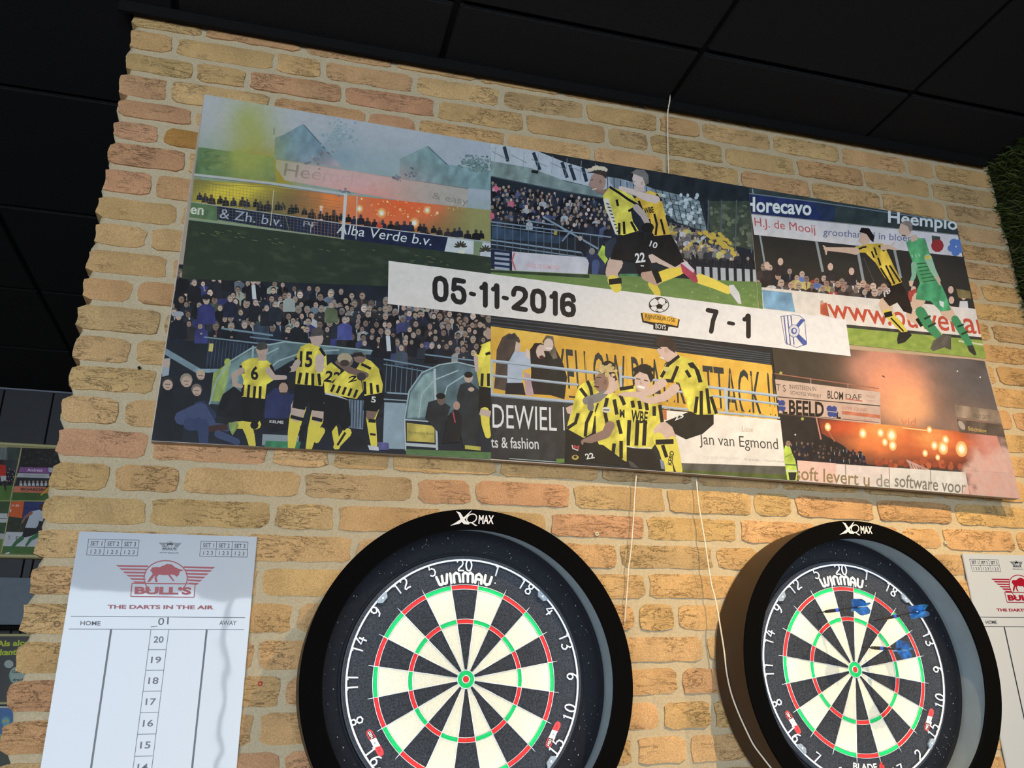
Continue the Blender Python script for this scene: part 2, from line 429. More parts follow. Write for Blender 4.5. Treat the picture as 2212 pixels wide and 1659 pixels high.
# creases only in places
n4 = N('ShaderNodeTexNoise'); n4.inputs['Scale'].default_value = 11; Lk(geo.outputs['Position'], n4.inputs[0])
mk = N('ShaderNodeMapRange'); mk.inputs[1].default_value = .46; mk.inputs[2].default_value = .58; Lk(n4.outputs[0], mk.inputs[0])
inv = N('ShaderNodeMath'); inv.operation = 'SUBTRACT'; inv.inputs[0].default_value = 1; Lk(mk.outputs[0], inv.inputs[1])
crm = N('ShaderNodeMath'); crm.operation = 'MAXIMUM'; Lk(cr.outputs[0], crm.inputs[0]); Lk(inv.outputs[0], crm.inputs[1])
m1 = N('ShaderNodeMapRange'); m1.inputs[1].default_value = .3; m1.inputs[2].default_value = .7; m1.inputs[3].default_value = .86; m1.inputs[4].default_value = 1.14; Lk(n1.outputs[0], m1.inputs[0])
m2 = N('ShaderNodeMapRange'); m2.inputs[1].default_value = .3; m2.inputs[2].default_value = .7; m2.inputs[3].default_value = .74; m2.inputs[4].default_value = 1.22; Lk(n2.outputs[0], m2.inputs[0])
m3 = N('ShaderNodeMapRange'); m3.inputs[3].default_value = .74; m3.inputs[4].default_value = 1; Lk(crm.outputs[0], m3.inputs[0])
q1 = N('ShaderNodeMath'); q1.operation = 'MULTIPLY'; Lk(m1.outputs[0], q1.inputs[0]); Lk(m2.outputs[0], q1.inputs[1])
q2 = N('ShaderNodeMath'); q2.operation = 'MULTIPLY'; Lk(q1.outputs[0], q2.inputs[0]); Lk(m3.outputs[0], q2.inputs[1])
vs = N('ShaderNodeVectorMath'); vs.operation = 'SCALE'; Lk(ac.outputs[0], vs.inputs[0]); Lk(q2.outputs[0], vs.inputs['Scale']); Lk(vs.outputs[0], b.inputs['Base Color'])
hs = N('ShaderNodeMath'); hs.operation = 'MULTIPLY_ADD'; hs.inputs[1].default_value = .35; Lk(n2.outputs[0], hs.inputs[0]); Lk(crm.outputs[0], hs.inputs[2])
hs2 = N('ShaderNodeMath'); hs2.operation = 'MULTIPLY_ADD'; hs2.inputs[1].default_value = 1.2; Lk(n3.outputs[0], hs2.inputs[0]); Lk(hs.outputs[0], hs2.inputs[2])
bp = N('ShaderNodeBump'); bp.inputs['Strength'].default_value = .75; bp.inputs['Distance'].default_value = .0022; Lk(hs2.outputs[0], bp.inputs['Height']); Lk(bp.outputs[0], b.inputs['Normal'])
mortar_m = mat('sandy_mortar', (.48, .40, .265), .95, .1, noise=(330, .16), bump=(240, .6, .0016, 5))

wall_b = None
V, F = [], []
nx, nz = 230, 300
zb = FLOOR
for j in range(nz+1):
    z = CEIL-.004-(CEIL-zb)*j/nz
    for i in range(nx+1):
        x = WL+.006+(WR+.03-WL-.006)*i/nx
        if i == 0: x += .006*math.sin(z*90)+.004*math.sin(z*37)
        V.append(Vector((x, YB+.0028+.0030*(fbm(x*60, z*60, 5, 3)-.5)*2, z)))
for j in range(nz):
    for i in range(nx):
        k = j*(nx+1)+i; F.append((k, k+nx+1, k+nx+2, k+1))
n0 = len(V)
for j in range(nz+1): V.append(V[j*(nx+1)]+Vector((0, .20, 0)))
for j in range(nz): F.append((j*(nx+1), n0+j, n0+j+1, (j+1)*(nx+1)))
wall_b = link('wall_back', mesh('wall_back', V, F, True), mortar_m, kind='structure')

REDS = {(2,2),(3,0),(4,0),(5,0),(6,0),(7,0),(2,3),(16,0),(16,1),(17,5),(18,5),(17,4),(23,0),(25,1),(25,2),(3,3)}
def brick_geo(x0, x1, zf0, zf1, seed, col, lo_x=False):
    """front grid with worn corners, sides running back into the mortar; zf0/zf1 give bottom/top height along x"""
    r = random.Random(seed); w = x1-x0
    nx = max(4, int(w/.013)); nz = 4; V, F = [], []
    ph = [r.uniform(0, 9) for _ in range(6)]; dome = r.uniform(.0008, .003); prot = r.uniform(-.0015, .002)
    cut = [r.uniform(.003, .013) for _ in range(4)]
    for j in range(nz+1):
        for i in range(nx+1):
            u, v = i/nx, j/nz; x = x0+w*u
            zt = zf1(x); zl = zf0(x); h = zt-zl
            # ragged edges
            et = .0058*(fbm(x*34, ph[0], seed, 3)-.5); eb = .0058*(fbm(x*34, ph[1], seed+7, 3)-.5)
            dl = (x-x0); dr = (x1-x)
            for d, ct, cb in ((dl, cut[0], cut[1]), (dr, cut[2], cut[3])):
                if d < ct: et -= (ct-d)*.75
                if d < cb: eb += (cb-d)*.75
            z = zl+eb+(h+et-eb)*v
            if i == 0: x += .0018*math.sin(v*5+ph[4])
            if i == nx: x -= .0018*math.sin(v*5+ph[5])
            edge = min(1, min(dl, dr)/.012, min(v, 1-v)*h/.010)
            y = YB-prot-dome*edge-.0012*(fbm(x*45, z*70, seed, 3)-.5)*2*edge
            V.append((x, y, z))
    for j in range(nz):
        for i in range(nx):
            k = j*(nx+1)+i; F.append((k, k+1, k+nx+2, k+nx+1))
    ring = [i for i in range(nx+1)]+[j*(nx+1)+nx for j in range(1, nz+1)]+[nz*(nx+1)+i for i in range(nx-1, -1, -1)]+[j*(nx+1) for j in range(nz-1, 0, -1)]
    n = len(V); V += [(V[k][0], YB+(.09 if lo_x else .016), V[k][2]) for k in ring]
    m = len(ring)
    for q in range(m): F.append((ring[q], n+q, n+(q+1) % m, ring[(q+1) % m]))
    return V, F, [tuple(c*r.uniform(.97, 1.03) for c in col)]*len(V)
def brick_col(k, i, seed):
    r = random.Random(seed*3+1); t = r.random()
    c = mix((.50, .335, .165), (.55, .36, .19), t)
    if r.random() < .22: c = mix(c, (.50, .28, .16), .45)
    if r.random() < .15: c = mix(c, (.45, .32, .18), .6)
    if (k, i) in REDS: c = (.50, .285, .17)
    if (k, i) == (5, 1): c = (.40, .22, .07)
    g = r.uniform(.9, 1.06); return (c[0]*g*1.02, c[1]*g*1.0, c[2]*g*.90)
hidV, hidF, hidK = [], [], []
nb = 0
pp = [at(u, v, YB) for u, v in POSTER]
pxl, pxr = min(p.x for p in pp)+.03, max(p.x for p in pp)-.05
for k in range(0, 50):
    known = []
    if k in HJ:
        for u, v in HJ[k]: known.append(at(u, v, YB).x)
    xsj = [WL]+sorted(known)+[WR+.03]
    joints = []
    for a, b in zip(xsj[:-1], xsj[1:]):
        joints.append(a)
        gap = b-a; r = random.Random(k*17+len(joints))
        if gap > .30:
            off = a; left = gap
            while left > .30:
                step = .222 if r.random() < .72 else .115
                if left-step < .09: step = left/2
                off += step+r.uniform(-.004, .004); left = b-off; joints.append(off)
    joints.append(xsj[-1])
    for i in range(len(joints)-1):
        a, b = joints[i], joints[i+1]; seed = k*100+i; r = random.Random(seed)
        x0 = a+r.uniform(.005, .0085); x1 = b-r.uniform(.005, .0085)
        if i == 0: x0 = WL+r.uniform(-.006, .002)
        g0, g1 = r.uniform(.0055, .008), r.uniform(.0055, .008)
        zf0 = lambda x, k=k, g=g0: bedz(k, x)+g
        zf1 = (lambda x, k=k, g=g1: bedz(k-1, x)-g) if k > 0 else (lambda x: CEIL-.004)
        Vb, Fb, Kb = brick_geo(x0, x1, zf0, zf1, seed, brick_col(k, i, seed), lo_x=(i == 0))
        zc = bedz(k, x0)+.03
        hidden = k > 25 or (x0 > pxl and x1 < pxr and .50 < zc < 1.12)
        if hidden:
            n = len(hidV); hidV += Vb; hidF += [tuple(n+q for q in f) for f in Fb]; hidK += Kb
        else:
            cx = sum(v[0] for v in Vb)/len(Vb); cz = sum(v[2] for v in Vb)/len(Vb); o = Vector((cx, YB, cz))
            me = mesh('brick', [Vector(v)-o for v in Vb], Fb)
            ca = me.color_attributes.new('ink', 'FLOAT_COLOR', 'POINT'); ca.data.foreach_set('color', [q for c in Kb for q in (*c, 1)])
            me.materials.append(brick_m)
            me.shade_smooth(); me.set_sharp_from_angle(angle=math.radians(50))
            link('brick', me, None, wall_b, loc=o); nb += 1
me = mesh('covered_bricks', hidV, hidF); ca = me.color_attributes.new('ink', 'FLOAT_COLOR', 'POINT'); ca.data.foreach_set('color', [q for c in hidK for q in (*c, 1)])
me.materials.append(brick_m); link('covered_bricks', me, None, wall_b, kind='stuff')
print('bricks', nb)
# ------------------------------------------------------------------ the long printed panel on the wall
def ptilt(x):                                               # the right end stands further off the wall
    return .026-.028*(x+.585)/1.99
def place_poster(u, v, lift):
    d = _f + _R*((u-1106)/FPX) - _U*((v-829.5)/FPX)
    # plane y = .026-.028*(x+.585)/1.99
    k = .028/1.99
    t = (.026-k*(CAM.x+.585)-CAM.y)/(d.y+k*d.x)
    return CAM+d*t+Vector((0, -lift-.0003, 0))
def white_seen(u, v):
    a = max(0, min(1, (u-400)/1750)); b = max(0, min(1, (v-(210+.17*(u-442)))/740))
    tl, tr, br, bl = (172, 176, 192), (192, 180, 164), (246, 224, 196), (206, 209, 219)
    return tuple((tl[i]*(1-a)+tr[i]*a)*(1-b)+(bl[i]*(1-a)+br[i]*a)*b for i in range(3))
def tone_poster(q, c):
    w = white_seen(*q); g = .3*c[0]+.55*c[1]+.15*c[2]; c = tuple(x*.80+g*.20+3 for x in c)
    return tuple(min(.80, .49*s2l(c[i])/s2l(w[i])) for i in range(3))
ink_m = print_mat('printed_panel_ink', .55, .22, (700, .10))

root = link('printed_panel', None, label='long panel of six football photos with date and score strip on the bricks', cat='wall panel', loc=(0, 0, 0))
# body of the panel
V, F = [], []; n = len(POSTER)
fr = [place_poster(u, v, -.0003) for u, v in POSTER]; bk = [Vector((p.x, p.y+.018, p.z)) for p in fr]
V = fr+bk; F = [tuple(range(n))]+[tuple(range(2*n-1, n-1, -1))]+[(i, i+n, (i+1) % n+n, (i+1) % n) for i in range(n)]
me = mesh('backing_board', V, F); bm = bmesh.new(); bm.from_mesh(me); bmesh.ops.recalc_face_normals(bm, faces=bm.faces); bm.to_mesh(me); bm.free()
link('backing_board', me, mat('tan_panel_edge', (.36, .29, .22), .5, .4), root)
# thin pale lip round the front
V, F = [], []
tube_bm(V, F, [Vector((p.x, p.y+.001, p.z)) for p in fr], .0011, 6, True)
link('edge_trim', mesh('edge_trim', V, F, True), mat('pale_edge_trim', (.62, .60, .60), .4), root)

def photo(panel): return Ink(place_poster, tone_poster, panel)
SKIN = [(214,178,160), (196,158,142), (226,196,184), (176,140,124), (205,172,150)]
DARK = [(24,28,42), (32,34,46), (18,20,28), (40,46,62), (28,36,58), (46,44,48), (20,24,34)]
BLUE = [(42,52,98), (58,78,120), (36,44,84)]
def crowd(I, quad, rows, cols, size0, size1, seed, dark=DARK, skin=SKIN, accents=(), pa=.12, skinp=.92, blurx=1., hair=True):
    """people row behind row: shoulders, head and hair; quad tl,tr,br,bl in view coordinates"""
    r = random.Random(seed)
    for j in range(rows):
        v = (j+.5)/rows; sz = size0+(size1-size0)*v
        for i in range(cols):
            u = (i+.5*(j % 2)+r.uniform(-.25, .25))/cols
            vv = v+r.uniform(-.3, .3)/rows
            x = (quad[0][0]*(1-u)+quad[1][0]*u)*(1-vv)+(quad[3][0]*(1-u)+quad[2][0]*u)*vv
            y = (quad[0][1]*(1-u)+quad[1][1]*u)*(1-vv)+(quad[3][1]*(1-u)+quad[2][1]*u)*vv
            s = sz*r.uniform(.8, 1.2); c = r.choice(dark)
            if accents and r.random() < pa: c = r.choice(accents)
            tl = r.uniform(-.2, .2)*s
            I.poly([(x-.95*s, y+.75*s), (x-.35*s, y+.35*s), (x+.35*s, y+.35*s), (x+.95*s, y+.75*s), (x+1.05*s, y+2.6*s), (x-1.05*s, y+2.6*s)], c)
            if r.random() < .35: I.poly([(x-.12*s, y+.5*s), (x+.12*s, y+.5*s), (x+.05*s, y+1.5*s)], r.choice([(150,155,165), (90,96,120), (200,200,205), (120,60,60)]))
            if r.random() < skinp:
                k = r.choice(skin); f = r.uniform(.62, 1.0); k = tuple(q*f for q in k)
                if hair:
                    h = r.choice([(30,26,28), (52,42,38), (90,82,80), (24,24,30), (140,135,132)])
                    I.ell(x+tl, y-.12*s, .42*s, .50*s, h, 8)
                I.ell(x+tl+r.uniform(-.08, .08)*s, y+.05*s, .36*s, .44*s, k, 8)
                if s > 16:
                    I.line([(x+tl-.2*s, y-.02*s), (x+tl+.2*s, y+.0*s)], .09*s, tuple(q*.6 for q in k))
                    I.line([(x+tl-.12*s, y+.26*s), (x+tl+.14*s, y+.27*s)], .06*s, tuple(q*.6 for q in k))
            if r.random() < .30: I.ell(x+r.uniform(-.3, .3)*s, y+1.15*s, .2*s, .15*s, tuple(q*.75 for q in r.choice(skin)), 6)
YEL = (232,212,58); BLK = (24,24,28)
def jersey(I, outline, stripes, col=YEL, dark=BLK, w=9):
    I.poly(outline, col)
    for s in stripes: I.line(s, w, dark)

# ---- photo 1: flares behind the goal
pa = [(440,203),(750,256.6),(1060,309.6),(1060,598),(392,576)]
pan = [(438,200),(750,255),(1060,309),(1060,720),(360,700)]
I = photo([(442,204),(1060,310),(1060,720),(387,640)]); I.view(400, 190, 3.2529)
def sky(u, v):
    x, y = u*2212, 40+v*1300
    n = fbm(u*7, v*5, 3); n2 = fbm(u*16, v*12, 9)
    c = mix((166,172,190), (150,160,180), n)
    c = mix(c, (132,158,170), .8*gau(x, y, 1350, 500, 620, 260)*(.5+n))              # blue haze
    c = mix(c, (112,142,168), .75*gau(x, y, 1080, 330, 200, 130)*(.4+n2))
    t = max(0, (y-(250+.14*x))/500)
    c = mix(c, (118,150,128), min(.9, t*1.3)*(x < 560)+min(.5, t)*(x >= 560))
    # yellow smoke
    c = mix(c, (150,160,92), min(.95, 1.25*gau(x, y, 380, 260, 170, 260)*(.55+.8*n)))
    c = mix(c, (158,142,40), min(.97, 1.35*gau(x, y, 540, 600, 210, 210)*(.6+.7*n)))
    c = mix(c, (120,138,96), .85*max(0, min(1, (y-640-.15*x)/90))*(x > 1900))
    return c
I.grid([(133,40), (2150,385), (2150,1300), (-60,1300)], 150, 95, sky)
# roofs, hedge
def haze(I, c, k, seed=0):
    def f(q, col):
        x, y = (q[0]-400)*3.2529, (q[1]-190)*3.2529
        n = fbm(x/180, y/150, 21)
        r = mix(col, (132,158,172), k*(.5+.5*n))
        r = mix(r, (150,160,70), .9*min(1, 1.2*gau(x, y, 470, 480, 200, 260)*(.6+.7*n)))
        r = mix(r, (232,140,128), .95*min(1, 1.5*gau(x, y, 1230, 800, 330, 170)*(.5+.8*n)))
        r = mix(r, (206,160,165), .8*min(1, 1.2*gau(x, y, 1150, 640, 330, 130)*(.5+.8*n)))
        return r
    I.post = f
haze(I, None, .25)
I.poly([(625,500), (632,350), (690,330), (825,255), (985,420), (1100,560), (860,530)], (98,132,162))
I.poly([(825,255), (840,262), (990,430), (975,425)], (62,80,104))
I.poly([(1500,640), (1510,500), (1600,455), (1700,408), (1850,540), (2147,580), (2147,720), (1760,680)], (108,142,150))
I.poly([(1700,408), (1712,412), (1850,545), (1835,540)], (60,80,96))
I.poly([(82,415), (620,485), (640,660), (60,600)], (74,112,62))
for k in range(26):
    r = random.Random(k); I.ell(90+r.uniform(0, 300), 440+r.uniform(0, 130), r.uniform(20, 50), r.uniform(10, 22), mix((60,96,48), (104,130,70), r.random()), 8)
r = random.Random(3)
for k in range(150):
    x = r.gauss(2045, 60); y = r.gauss(535, 26); I.ell(x, y+.05*(x-2040), r.uniform(4, 14), r.uniform(4, 11), mix((66,100,100), (110,138,140), r.random()), 6)
for k in range(160):
    x = r.gauss(1080, 55); y = r.gauss(345, 48); I.ell(x, y, r.uniform(4, 13), r.uniform(4, 11), mix((112,144,164), (136,160,178), r.random()), 6)
I.line([(625,280), (624,330)], 7, (70,96,110))
# long sign behind the flares
I.poly([(640,500), (1990,712), (1978,850), (1500,790), (700,650), (636,560)], (176,160,150))
I.line([(640,500), (1200,592), (1990,708)], 5, (92,88,96))
I.text('Heemsk', (690,618), (1230,690), (705,530), (112,104,92))
I.line([(1290,640), (1330,690), (1270,740), (1180,752), (1150,800)], 6, (90,76,72))
I.text('& easy', (1735,795), (1985,838), (1740,735), (128,124,108))
I.post = None
# flare glow and far side: a soft painted band over the stand
def glow(u, v):
    x = 200+1945*u; y = (730+.13*(x-200))*(1-v)+(860+.16*(x-200))*v
    n = fbm(x/90, y/80, 31); m = fbm(x/30, y/30, 37)
    c = mix((128,116,56), (92,92,56), n)
    c = mix(c, (214,190,40), 1.1*gau(x, y, 470, 800, 260, 60)*(.4+n))
    c = mix(c, (226,112,66), min(1, 1.9*gau(x, y, 1480, 880, 430, 190)*(.45+n)))
    c = mix(c, (246,92,40), min(1, 1.4*gau(x, y, 1560, 900, 200, 120)*(.4+m)))
    c = mix(c, (238,120,52), min(1, 1.3*gau(x, y, 1130, 840, 130, 100)*(.3+m)))
    c = mix(c, (150,146,84), max(0, min(.9, (x-1800)/260)))
    return c
I.grid([(60,640), (2148,860), (2148,1080), (40,900)], 130, 30, lambda u, v: mix(glow(u, v), (124,112,60), (1-min(1, v*4))*.0))
def flare(x, y, r, c0=(255,250,225), c1=(255,150,70)):
    for k, q in enumerate((1., .62, .36)): I.ell(x, y, r*q, r*q*1.15, mix(c1, c0, k/2), 12)
for x, y, r in ((1225,850,26), (1380,880,32), (1610,950,34), (1700,860,26), (957,840,16), (1770,880,12), (1510,855,9), (1420,800,8), (1240,780,9), (1640,870,9), (1565,905,8)): flare(x, y, r)
I.line([(957,850), (950,900), (965,950)], 22, (246,150,150)); I.line([(957,850), (955,930)], 9, (255,225,215))
r = random.Random(8)
for k in range(40): I.ell(r.uniform(1300, 1950), r.uniform(790, 900), 4, 4, (255,210,120), 6)
for x, y, q in ((900,520,60), (960,470,50), (1580,610,40), (1500,640,26), (1120,735,40)):
    for k in range(9): I.ell(x+r.gauss(0, q*.6), y+r.gauss(0, q*.35), r.uniform(6, 16), r.uniform(4, 10), mix((96,98,116), (130,128,140), r.random()), 7, r.random())
# spectators in silhouette along the boards
def sil(x, y, s, c):
    I.poly([(x-s, y+1.9*s), (x-.8*s, y+.5*s), (x-.3*s, y+.25*s), (x+.3*s, y+.25*s), (x+.8*s, y+.5*s), (x+s, y+1.9*s)], c); I.ell(x, y-.1*s, .38*s, .45*s, mix(c, (150,110,90), .35), 8)
for k in range(42):
    x = 90+k*50+r.uniform(-14, 14)
    if x > 2120: break
    y = 785+.128*x+r.uniform(-8, 12)-(0 if x > 850 else 20)
    sil(x, y-30, r.uniform(22, 32), r.choice([(30,28,38), (38,36,48), (26,26,34), (50,40,44), (36,40,66)]))
for x, y, s in ((1045,880,42), (1365,950,26), (1485,960,34), (1700,1010,24)): sil(x, y, s, (40,30,34) if x != 1365 else (214,70,40))
# advertising boards and pitch
I.poly([(20,800), (225,832), (225,935), (0,905)], (78,118,80))
I.poly([(225,832), (1845,1052), (1820,1155), (1100,1065), (225,925)], (28,36,74))
I.line([(30,800), (1130,958), (2147,1085)], 6, (176,180,190))
I.poly([(1845,1052), (2028,1075), (2025,1170), (1822,1150)], (196,202,210)); I.poly([(2090,1085), (2147,1092), (2147,1195), (2070,1180)], (190,196,206))
for cx, cy in ((1935,1110), (2110,1140)):
    for a in range(7): I.ell(cx+26*math.cos(a*.5-3.1), cy+24*math.sin(a*.5-3.1)+8, 22, 7, (62,58,44), 8, a*.5-3.1)
I.poly([(1918,1135), (1962,1140), (1960,1172), (1916,1168)], (214,212,190))
I.text('en', (35,888), (128,895), (38,838), (206,216,210), .02)
I.text('& Zh. b.v.', (240,915), (680,975), (250,848), (160,174,204))
I.text('PF', (828,972), (925,985), (832,935), (150,150,170)); I.text('T', (862,1015), (900,1020), (866,958), (186,176,196))
I.text('Alba Verde b.v.', (1062,1022), (1728,1110), (1078,955), (206,214,222))
def turf(u, v):
    n = fbm(u*22, v*9, 41); return mix((40,52,42), (46,60,44), n) if n < .62 else mix((46,60,44), (70,80,58), (n-.62)*3)
I.grid([(-10,925), (2148,1190), (2150,1420), (-80,1340)], 100, 26, turf)
for k in range(30):
    x = r.uniform(0, 1900); y = 960+.13*x+r.uniform(0, 60); I.line([(x, y), (x+r.uniform(10, 40), y+r.uniform(2, 8))], 3, (112,128,70))
# goal net, crossbar, post
I.line([(30,915), (560,985), (1100,1060)], 6, (150,158,120))
for k in range(44):
    x = 50+k*24; I.line([(x, 640+.145*x), (x-8, 905+.145*(x-8)-6)], 1.8, (106,108,80) if x < 900 else (196,120,80))
for k in range(13):
    y = 655+k*21; I.line([(40, y), (1120, y+150)], 1.6, (106,108,80))
I.line([(60,612), (600,672), (1135,752)], 20, (168,176,186)); I.line([(60,620), (600,681), (1135,762)], 5, (116,122,132))
I.line([(1128,745), (1105,1065)], 22, (190,194,202)); I.line([(30,660), (10,920)], 10, (150,160,168))
I.line([(60,625), (200,680), (640,700), (690,850), (730,1000)], 4, (120,124,84)); I.line([(1208,760), (1200,1065)], 7, (190,180,180)); I.line([(622,720), (600,970)], 5, (190,190,170))
I.build('photo_print', ink_m, root, 'photo of a goal with yellow smoke and red flares')

# ---- photo 2: players at the dugout
I = photo([(387,571),(1060,640),(1060,992.5),(327,951.5)]); I.view(320, 560, 2.9105)
I.grid([(190,-20), (2160,100), (2160,1290), (0,1150)], 60, 40, lambda u, v: mix((22,26,36), (34,44,62), fbm(u*12, v*9, 5)))
crowd(I, [(200,60), (2150,330), (2150,520), (120,420)], 7, 27, 44, 46, 11, accents=[(52,56,128), (150,160,150), (70,84,64), (96,110,130), (176,180,188)], pa=.2)
crowd(I, [(1150,260), (2150,400), (2150,620), (1250,500)], 5, 17, 38, 40, 12, accents=[(60,66,120), (150,150,150)], pa=.12)
# larger people in front left
for x, y, s, c in ((190,360,36,(24,28,44)), (215,100,30,(20,22,30)), (290,150,30,(24,26,34)), (365,260,38,(50,54,128)), (455,130,30,(34,38,48)), (500,95,28,(26,28,36)), (660,140,32,(24,26,34)), (675,275,30,(26,30,40)), (515,250,30,(30,36,64)), (710,375,34,(52,66,88)), (605,415,34,(28,30,44)), (745,310,28,(30,34,44)), (800,285,28,(36,42,56)), (1235,385,32,(78,86,172)), (885,230,26,(150,160,160)), (935,410,30,(28,32,40)), (1505,460,34,(24,26,34)), (1150,290,28,(98,112,80)), (1360,530,26,(34,40,60)), (1590,560,28,(60,74,92))):
    s *= 1.35; I.poly([(x-1.1*s, y+2.9*s), (x-1.05*s, y+.9*s), (x-.35*s, y+.4*s), (x+.35*s, y+.4*s), (x+1.05*s, y+.9*s), (x+1.15*s, y+2.9*s)], c)
    I.ell(x, y-.08*s, .44*s, .54*s, (120,114,112), 10); I.ell(x+.03*s, y+.05*s, .38*s, .46*s, (190,162,152), 10); I.line([(x-.2*s, y), (x+.2*s, y)], .09*s, (110,86,80))
    if x in (660, 1505): I.poly([(x-.25*s, y+.5*s), (x+.3*s, y+.5*s), (x+.5*s, y+2.6*s), (x-.1*s, y+2.6*s)], (196,206,220))
I.ell(365,238,30,18,(26,30,44)); I.ell(190,345,36,18,(150,158,176))
# stand railings
for a, b, w in (((460,435), (785,480), 12), ((350,490), (780,540), 9), ((640,490), (900,520), 8), ((1740,600), (2060,640), 9), ((1480,630), (2100,740), 9), ((1480,660), (2080,770), 6)): I.line([a, b], w, (110,140,166))
for k in range(17): I.line([(385+k*24,500+k*3), (370+k*24,700+k*2)], 4, (40,50,72))
I.poly([(380,500), (640,535), (620,700), (360,660)], (34,44,66))
for k in range(12): I.line([(385+k*22,505+k*3), (368+k*22,680+k*2)], 3, (70,90,116))
I.poly([(385,530), (412,532), (405,582), (380,580)], (196,180,90))
I.poly([(110,560), (330,690), (470,690), (460,712), (300,716), (105,600)], (120,150,172))
for k in range(7): I.line([(1500+k*32,650+k*6), (1490+k*32,840)], 5, (86,108,132))
I.line([(1500,840), (2080,880)], 10, (130,156,176)); I.line([(1480,880), (1640,890)], 8, (130,156,176))
I.poly([(1485,900), (1620,905), (1615,1195), (1475,1190)], (140,166,186)); I.line([(1270,965), (1480,985)], 24, (22,26,32))
I.poly([(1260,880), (1360,890), (1350,1070), (1260,1060)], (110,130,156))
for k in range(5): I.line([(1275+k*18,885), (1270+k*18,1060)], 6, (44,56,80))
# dugout shelters
I.poly([(385,910), (430,760), (520,640), (640,560), (860,522), (1410,575), (1400,600), (1120,600), (900,640), (700,760), (640,900), (600,930)], (98,128,140))
I.poly([(400,880), (440,770), (520,660), (640,580), (700,610), (600,700), (520,880)], (118,152,158))
I.poly([(390,890), (410,720), (520,640), (470,900)], (150,176,90)); I.ell(500,650,22,26,(170,190,70))
for pts in ([(385,915), (430,760), (520,640), (650,560), (860,520), (1410,577)], [(640,900), (700,740), (820,640), (980,585), (1200,572)], [(520,900), (560,740), (660,640), (820,560)]): I.line(pts, 9, (150,178,184))
I.line([(660,545), (650,760)], 12, (150,172,184))
I.poly([(1610,1010), (1640,830), (1720,720), (1830,670), (1930,650), (2070,690), (2085,900), (2080,1010)], (84,112,124))
I.poly([(1625,1000), (1650,840), (1730,730), (1800,700), (1790,990)], (128,160,166))
for pts in ([(1610,1010), (1640,830), (1720,715), (1830,665), (1940,648), (2070,680)], [(1700,1000), (1720,850), (1800,760), (1950,700)], [(1850,900), (1880,800), (1990,730)]): I.line(pts, 8, (156,184,190))
I.line([(1800,690), (1815,1200)], 14, (176,190,200)); I.line([(1610,1010), (1815,1025)], 8, (176,190,200)); I.line([(1612,1010), (1618,1205)], 9, (176,190,200))
I.poly([(1625,1030), (1800,1050), (1800,1155), (1625,1145)], (196,176,70)); I.line([(1620,1165), (1810,1178)], 20, (180,190,200))
I.text('Rijnsburgse Boys', (1632,1102), (1790,1112), (1633,1080), (110,110,60))
# seated people left
I.poly([(90,740), (130,730), (140,620), (80,640)], (150,170,190)); I.ell(115,655,24,32,(190,165,160))
I.poly([(50,1130), (60,880), (110,790), (200,810), (260,930), (220,1000), (215,1140)], (24,28,38))
I.poly([(150,830), (230,790), (320,860), (350,940), (240,960)], (30,34,46)); I.poly([(290,900), (350,890), (420,960), (440,1010), (300,960)], (44,56,96))
for x, y, s, h in ((122,785,40,(56,50,50)), (240,765,42,(150,140,120)), (305,825,36,(120,110,104)), (330,730,30,(190,170,140))):
    I.ell(x, y-6, s*.95, s, h); I.ell(x+2, y+6, s*.8, s*.85, (196,164,152)); I.line([(x-16, y+2), (x+16, y+4)], 5, (104,80,76)); I.line([(x-9, y+24), (x+12, y+24)], 4, (120,80,80))
I.limb([(210,1000), (330,945), (400,1040), (500,1060)], [90, 85, 60, 50], (62,78,128)); I.limb([(260,1040), (345,1040), (350,1150)], [80, 76, 60], (52,66,116)); I.line([(380,1070), (500,1055)], 40, (70,40,40))
I.limb([(440,1100), (560,1150)], [50, 40], (60,76,122))
I.poly([(440,930), (470,850), (540,800), (600,850), (610,1020), (430,980)], (24,26,34)); I.poly([(430,990), (640,1010), (600,1050), (420,1030)], (30,32,40))
# green bag, bottles
I.poly([(720,1100), (950,1110), (940,1190), (715,1170)], (140,156,168)); I.poly([(740,1140), (960,1150), (950,1195), (730,1180)], (52,140,96))
I.poly([(1260,1080), (1330,1120), (1390,1170), (1260,1190)], (24,26,32))
# crouched man in blue, second behind
I.poly([(730,1000), (740,860), (800,810), (880,830), (920,930), (900,1010)], (42,50,104)); I.ell(850,800,38,46,(30,26,30)); I.ell(850,812,30,36,(186,146,128)); I.line([(830,845),(868,845)], 12, (60,44,40))
I.poly([(870,860), (930,840), (940,960), (880,950)], (40,48,100)); I.ell(905,790,26,34,(40,34,34))
I.poly([(700,1010), (900,1000), (905,1060), (760,1090)], (26,28,36)); I.text('KELME', (762,1030), (850,1036), (764,1012), (200,200,206), .03)
